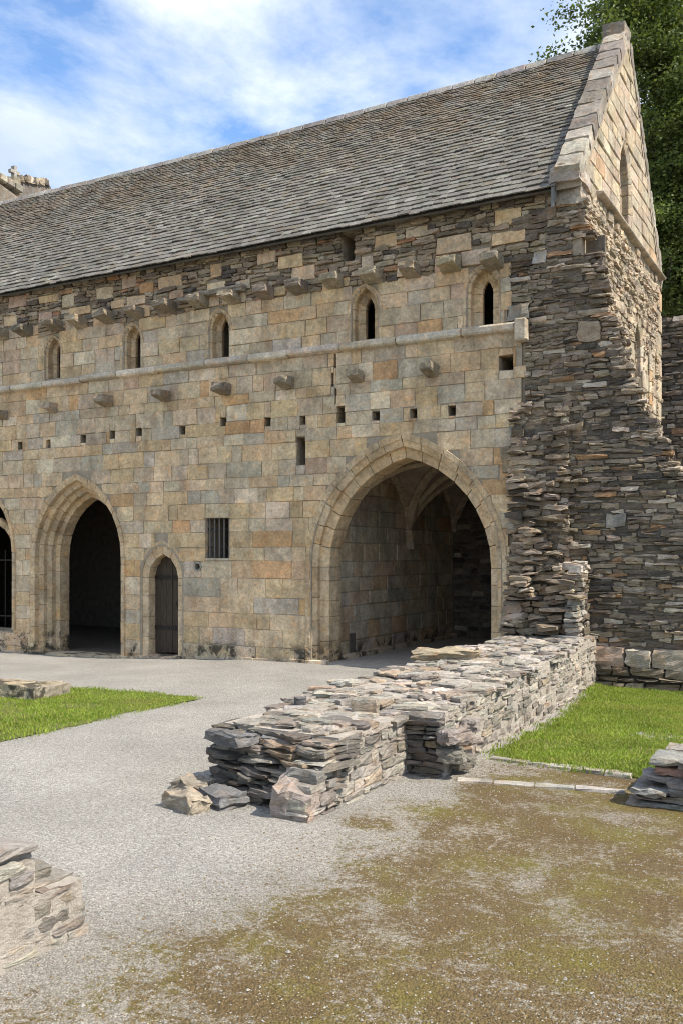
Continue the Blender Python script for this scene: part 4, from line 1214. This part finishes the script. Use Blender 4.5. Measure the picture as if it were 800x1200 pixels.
# ribbed stone slope behind the finial
ya, za = cz(28, 211, CHX - 4); yb, zb_ = cz(60, 216, CHX - 4)
V = [(CHX - 4.6, ya - 2, za - 3), (CHX - 4.6, ya - 0.3, za), (CHX - 4.6, yb, zb_), (CHX - 4.6, yb + 0.4, zb_ - 4), (CHX - 4.0, ya - 2, za - 3.2), (CHX - 4, ya - 0.3, za - 0.1), (CHX - 4, yb, zb_ - 0.1), (CHX - 4, yb + 0.4, zb_ - 4.2)]
mesh_obj('far_wall', V, [[3, 2, 1, 0], [4, 5, 6, 7], [1, 2, 6, 5], [2, 3, 7, 6], [0, 1, 5, 4]], MAT_RUBBLE, CH, col=(0.2, 0.175, 0.15))
bag = Bag()
for k in range(16):
    q = (k + 0.5) / 16; y = ya - 0.2 + (yb - ya) * q; z = za + (zb_ - za) * q
    bag.add([(x + R.uniform(-.05, .05), y + dy_ * R.uniform(0.08, 0.16), z + R.uniform(-.04, .04) + dz_) for x in (CHX - 4.5, CHX - 3.9) for dy_ in (-1, 1) for dz_ in (-0.15, R.uniform(0.03, 0.2))], rubble_col(0, 0))
emit(bag.C, bag.K, 'top_stone', MAT_RUBBLE, CH, rock=3)

# ------------------------------------------------------------------ lawns
def lawn_material():
    m = M('lawn_soil')
    c = m.ramp(m.noise(5, 6), 0.3, (0.075, 0.10, 0.02), 0.7, (0.16, 0.15, 0.045))
    return m.done(c, 0.95, m.noise(30, 5), 0.8, 0.02)
MAT_LAWN = lawn_material()
def blade_material():
    m = M('grass_blade')
    base = m.attr()
    c = m.mix(0.9, base, m.ramp(m.noise(1.4, 5, 0.6), 0.3, 0.72, 0.7, 1.22), 'MULTIPLY')
    dry = m.ramp(m.noise(1.3, 5, 0.65, dist=0.3), 0.52, 0.0, 0.70, 0.6)
    c = m.mix(dry, c, (0.33, 0.29, 0.075))
    m.done(c, 0.6)
    tr = m.n('ShaderNodeBsdfTranslucent'); m.l(c, tr.inputs[0])
    mx = m.n('ShaderNodeMixShader'); mx.inputs[0].default_value = 0.35
    m.l(m.b.outputs[0], mx.inputs[1]); m.l(tr.outputs[0], mx.inputs[2]); m.l(mx.outputs[0], m.out.inputs[0])
    return m.m
MAT_BLADE = blade_material()
def poly_inside(P, x, y):
    ins = np.zeros(len(x), bool); n = len(P)
    for i in range(n):
        (x0, y0), (x1, y1) = P[i], P[(i + 1) % n]
        c = ((y0 > y) != (y1 > y)) & (x < (x1 - x0) * (y - y0) / (y1 - y0 + 1e-12) + x0)
        ins ^= c
    return ins
def lawn(name, P, n, hr, label_g):
    P = np.array(P, float)
    # outline softened
    lo, hi = P.min(0), P.max(0); st = 0.09
    gx, gy = np.meshgrid(np.arange(lo[0], hi[0] + st, st), np.arange(lo[1], hi[1] + st, st))
    w_ = gx.shape[1]; V = np.stack([gx, gy, gz(gx, gy) + 0.010], -1).reshape(-1, 3)
    V += np.stack([NR.normal(0, .018, len(V)), NR.normal(0, .018, len(V)), NR.normal(0, .003, len(V))], 1)
    q = (np.arange(gx.shape[0] - 1)[:, None] * w_ + np.arange(w_ - 1)[None]).ravel()
    F = np.stack([q, q + 1, q + w_ + 1, q + w_], 1); ctr = V[F].mean(1)
    F = F[poly_inside(P, ctr[:, 0], ctr[:, 1])]; used = np.unique(F); mp_ = np.zeros(len(V), int); mp_[used] = np.arange(len(used))
    mesh_obj(name, V[used], mp_[F], MAT_LAWN, kind='structure')
    x = NR.uniform(lo[0] - .1, hi[0] + .1, n * 2); y = NR.uniform(lo[1] - .1, hi[1] + .1, n * 2)
    ed = 0.07 * np.sin(x * 7 + 2 * np.sin(y * 5)) * np.sin(y * 6.3 + 1.3 * np.sin(x * 4)); jx, jy = x + ed + NR.normal(0, 0.09, len(x)), y + ed + NR.normal(0, 0.09, len(x))
    k = poly_inside(P, jx, jy)
    cl = np.sin(x * 3.3 + 1.7 * np.sin(y * 2.1)) * np.sin(y * 3.9 + 1.3 * np.sin(x * 2.7))
    k &= (cl < 0.55) | (NR.random(len(x)) < 0.35); x, y = x[k][:n], y[k][:n]; N = len(x)
    h = NR.uniform(*hr, N) * (0.8 + 0.3 * np.sin(x * 2.1) * np.sin(y * 1.7)); an = NR.uniform(0, 6.28, N); w = NR.uniform(0.003, 0.006, N)
    lean = NR.normal(0, 0.5, (N, 2)) * h[:, None]
    z = gz(x, y) + 0.01
    A = np.stack([x - np.cos(an) * w, y - np.sin(an) * w, z], 1); B = np.stack([x + np.cos(an) * w, y + np.sin(an) * w, z], 1)
    Tp = np.stack([x + lean[:, 0], y + lean[:, 1], z + h], 1)
    mid = np.stack([x + lean[:, 0] * .35, y + lean[:, 1] * .35, z + h * .62], 1); d = np.stack([np.cos(an) * w * .8, np.sin(an) * w * .8, 0 * w], 1)
    V = np.stack([A, B, mid + d, mid - d, Tp], 1).reshape(-1, 3)
    i0 = (np.arange(N) * 5)[:, None]
    F = (i0 + np.array([[0, 1, 2, 3]])).tolist() + (i0 + np.array([[3, 2, 4]])).tolist()
    t = NR.uniform(0, 1, (N, 1)); col = (1 - t) * np.array([[0.14, 0.235, 0.026]]) + t * np.array([[0.34, 0.41, 0.055]])
    dryk = NR.random(N) < 0.10; col[dryk] = (0.36, 0.31, 0.13)
    mesh_obj('grass', V, F, MAT_BLADE, col=np.repeat(col, 5, 0), kind='stuff', label=label_g)
garth = [(-7.66, -7.6), (-7.6, -6.6), (-7.72, -5.6), (-7.6, -4.75), (-7.68, -4.22), (-8.4, -4.15), (-9.6, -4.32), (-12, -4.3), (-16, -4.3), (-16, -9.4), (-9.2, -9.4), (-7.75, -9.4)]
lawn('garth_lawn', garth, 150000, (0.016, 0.042), 'short bright green grass of the cloister garth')
room = [(-3.06, -5.80), (-3.1, -3.0), (-3.45, -0.14), (1.5, -0.14), (1.5, -6.0), (-1.3, -6.02), (-2.0, -5.93)]
lawn('room_lawn', room, 170000, (0.02, 0.052), 'bright green lawn grass in the ruined room')

# ------------------------------------------------------------------ loose gravel and moss
def pebble_material():
    m = M('pebble')
    c = m.mix(0.6, m.attr(), m.ramp(m.noise(60, 4), 0.3, 0.7, 0.7, 1.25), 'MULTIPLY')
    m.b.inputs['Specular IOR Level'].default_value = 0.05
    return m.done(c, 1.0)
N = 60000
x = NR.uniform(-5.6, 2.6, N); y = -12.6 + 6.6 * NR.uniform(0, 1, N) ** 1.35
k = ~(((x < -3.35) & (x > -4.75) & ((y > -8.6) | (y < -10.6))) | ((x > -1.7) & (y > -6.95)) | ((x > -3.2) & (y > -6.05)) | ((x > -3.6) & (x < -3.0) & (y > -6.9)))
x, y = x[k], y[k]; N = len(x)
sz = NR.uniform(0.003, 0.007, N) * np.where(NR.random(N) < 0.04, NR.uniform(1.3, 2.1, N), 1.0)
O = np.array([(1, 0, 0), (0, 1, 0), (-1, 0, 0), (0, -1, 0), (0, 0, .75), (0, 0, -.6)], float)
Vp = O[None] * sz[:, None, None] * NR.uniform(0.6, 1.35, (N, 6, 1))
an = NR.uniform(0, 6.28, N); ca, sa = np.cos(an), np.sin(an)
Vr = np.stack([Vp[..., 0] * ca[:, None] - Vp[..., 1] * sa[:, None], Vp[..., 0] * sa[:, None] + Vp[..., 1] * ca[:, None], Vp[..., 2]], -1)
Vr += np.stack([x, y, gz(x, y) + 0.012 * np.sin(x * 1.7 + 0.4 * y) * np.sin(y * 1.3) + sz * 0.25], -1)[:, None]
F8 = np.array([[0, 1, 4], [1, 2, 4], [2, 3, 4], [3, 0, 4], [1, 0, 5], [2, 1, 5], [3, 2, 5], [0, 3, 5]])
Fp = ((np.arange(N) * 6)[:, None, None] + F8[None]).reshape(-1, 3)
t = NR.uniform(0, 1, (N, 1)); pc = (1 - t) * np.array([[0.24, 0.222, 0.19]]) + t * np.array([[0.38, 0.355, 0.31]])
brown = (x > -3.2 + NR.normal(0, 0.5, N)) & (NR.random(N) < 0.6); pc[brown] = pc[brown] * np.array([0.66, 0.50, 0.30])
mesh_obj('gravel', Vr.reshape(-1, 3), Fp, pebble_material(), col=np.repeat(pc, 6, 0), kind='stuff', label='loose pale grey gravel chips over the court')

# ------------------------------------------------------------------ trees behind the gable
def leaf_material():
    m = M('leaf')
    c = m.mix(0.7, m.attr(), m.ramp(m.noise(0.6, 4), 0.3, 0.75, 0.7, 1.25), 'MULTIPLY')
    m.done(c, 0.5)
    tr = m.n('ShaderNodeBsdfTranslucent'); m.l(m.mix(1.0, c, (1.3, 1.35, 0.6), 'MULTIPLY'), tr.inputs[0])
    mx = m.n('ShaderNodeMixShader'); mx.inputs[0].default_value = 0.3
    m.l(m.b.outputs[0], mx.inputs[1]); m.l(tr.outputs[0], mx.inputs[2]); m.l(mx.outputs[0], m.out.inputs[0])
    return m.m
MAT_LEAF = leaf_material()
def _bark():
    m = M('bark'); g = m.noise(5, 7, 0.7, stretch=(3, 3, 0.6))
    return m.done(m.ramp(g, 0.3, (0.035, 0.03, 0.024), 0.7, (0.11, 0.095, 0.075)), 0.95, g, 0.8, 0.05)
MAT_BARK = _bark()
def tree(label, bx_, by_, top, z_low, rx, n_blob, per, seed, tint=1.0, leaf=(0.09, 0.17)):
    rg = np.random.default_rng(seed)
    T = thing('broadleaf_tree', label, 'tree', (bx_, by_, 0), 'trees behind the range')
    tr = [(bx_ + 0.25 * math.sin(q * 3 + seed), by_ + 0.2 * math.cos(q * 2.3 + seed), q * (top - 2.5)) for q in np.linspace(0, 1, 12)]
    rad = [0.55 * (1 - 0.9 * q) + 0.03 for q in np.linspace(0, 1, 12)]
    V, Fc = tube(tr, rad, 9)
    mesh_obj('trunk', V, Fc, MAT_BARK, T, smooth=True)
    cz_, hz = (top + z_low) / 2, (top - z_low) / 2
    Ls = []; LC = []
    LV, LF = [], []
    for b in range(n_blob):
        while True:
            q = rg.normal(0, 1, 3); q /= np.linalg.norm(q); q *= rg.uniform(0.45, 1.0) ** 0.6
            wz = 1.0 - 0.25 * max(q[2], 0)
            p = np.array((bx_ + q[0] * rx * wz, by_ + q[1] * rx * wz, cz_ + q[2] * hz))
            if p[2] > z_low * 0.9: break
        zt = min(max(p[2] - rg.uniform(1.5, 4.0), z_low * 0.5), top - 3)
        f = zt / (top - 2.5)
        st = np.array((bx_ + 0.25 * math.sin(f * 3 + seed), by_ + 0.2 * math.cos(f * 2.3 + seed), zt))
        mid = (st + p) / 2 + np.array((0, 0, rg.uniform(0.1, 0.8)))
        V, Fc = tube([st, (st * .6 + mid * .4), mid, (mid * .5 + p * .5) + rg.normal(0, .15, 3), p], [0.16, 0.12, 0.085, 0.055, 0.02], 5)
        o0 = len(LV); LV += V; LF += [[i + o0 for i in f_] for f_ in Fc]
        n_s = 9
        for s_ in range(n_s):
            c = p + rg.normal(0, 0.72, 3) * np.array((1, 1, 0.75))
            m_ = per // n_s
            pts = c + rg.normal(0, 0.30, (m_, 3)) * np.array((1.15, 1.15, 0.6))
            Ls.append(pts); LC.append(np.full(m_, rg.uniform(0.75, 1.3)))
    mesh_obj('limbs', LV, LF, MAT_BARK, T)
    P = np.vstack(Ls); br = np.concatenate(LC); N = len(P)
    d = rg.normal(0, 1, (N, 3)); d[:, 2] *= 0.5; d /= np.linalg.norm(d, axis=1)[:, None]
    e = np.cross(d, rg.normal(0, 1, (N, 3))); e /= np.linalg.norm(e, axis=1)[:, None]
    s = rg.uniform(*leaf, N)[:, None]
    nn = np.cross(d, e)
    V = np.stack([P, P + d * s * .5 + e * s * .30 + nn * s * .08, P + d * s, P + d * s * .5 - e * s * .30 + nn * s * .08], 1).reshape(-1, 3)
    F = ((np.arange(N) * 4)[:, None] + np.array([[0, 1, 2, 3]])).tolist()
    t = rg.uniform(0, 1, (N, 1)); col = ((1 - t) * np.array([[0.065, 0.10, 0.025]]) + t * np.array([[0.16, 0.195, 0.05]])) * br[:, None] * tint
    mesh_obj('crown', V, F, MAT_LEAF, T, col=np.repeat(col, 4, 0), kind='stuff')
def at_depth(u, t):
    a = (u - 400) / FPX
    return t * (-SN + CS * a), -DC + t * (CS + SN * a)
x, y = at_depth(786, 37); tree('tall broadleaf tree with leaning dark trunk rising beside the gable apex', x, y, 27.0, 10.0, 4.8, 130, 1700, 3, 0.9, leaf=(0.09, 0.19))
x, y = at_depth(905, 40); tree('full leafy tree standing farther along from the gable', x, y, 25.0, 7.0, 5.4, 95, 900, 5, 0.85, leaf=(0.14, 0.26))
x, y = at_depth(815, 52); tree('dark leafy tree deeper in the wood behind the boundary wall', x, y, 22.0, 4.0, 6.0, 55, 500, 8, 0.9, leaf=(0.14, 0.26))
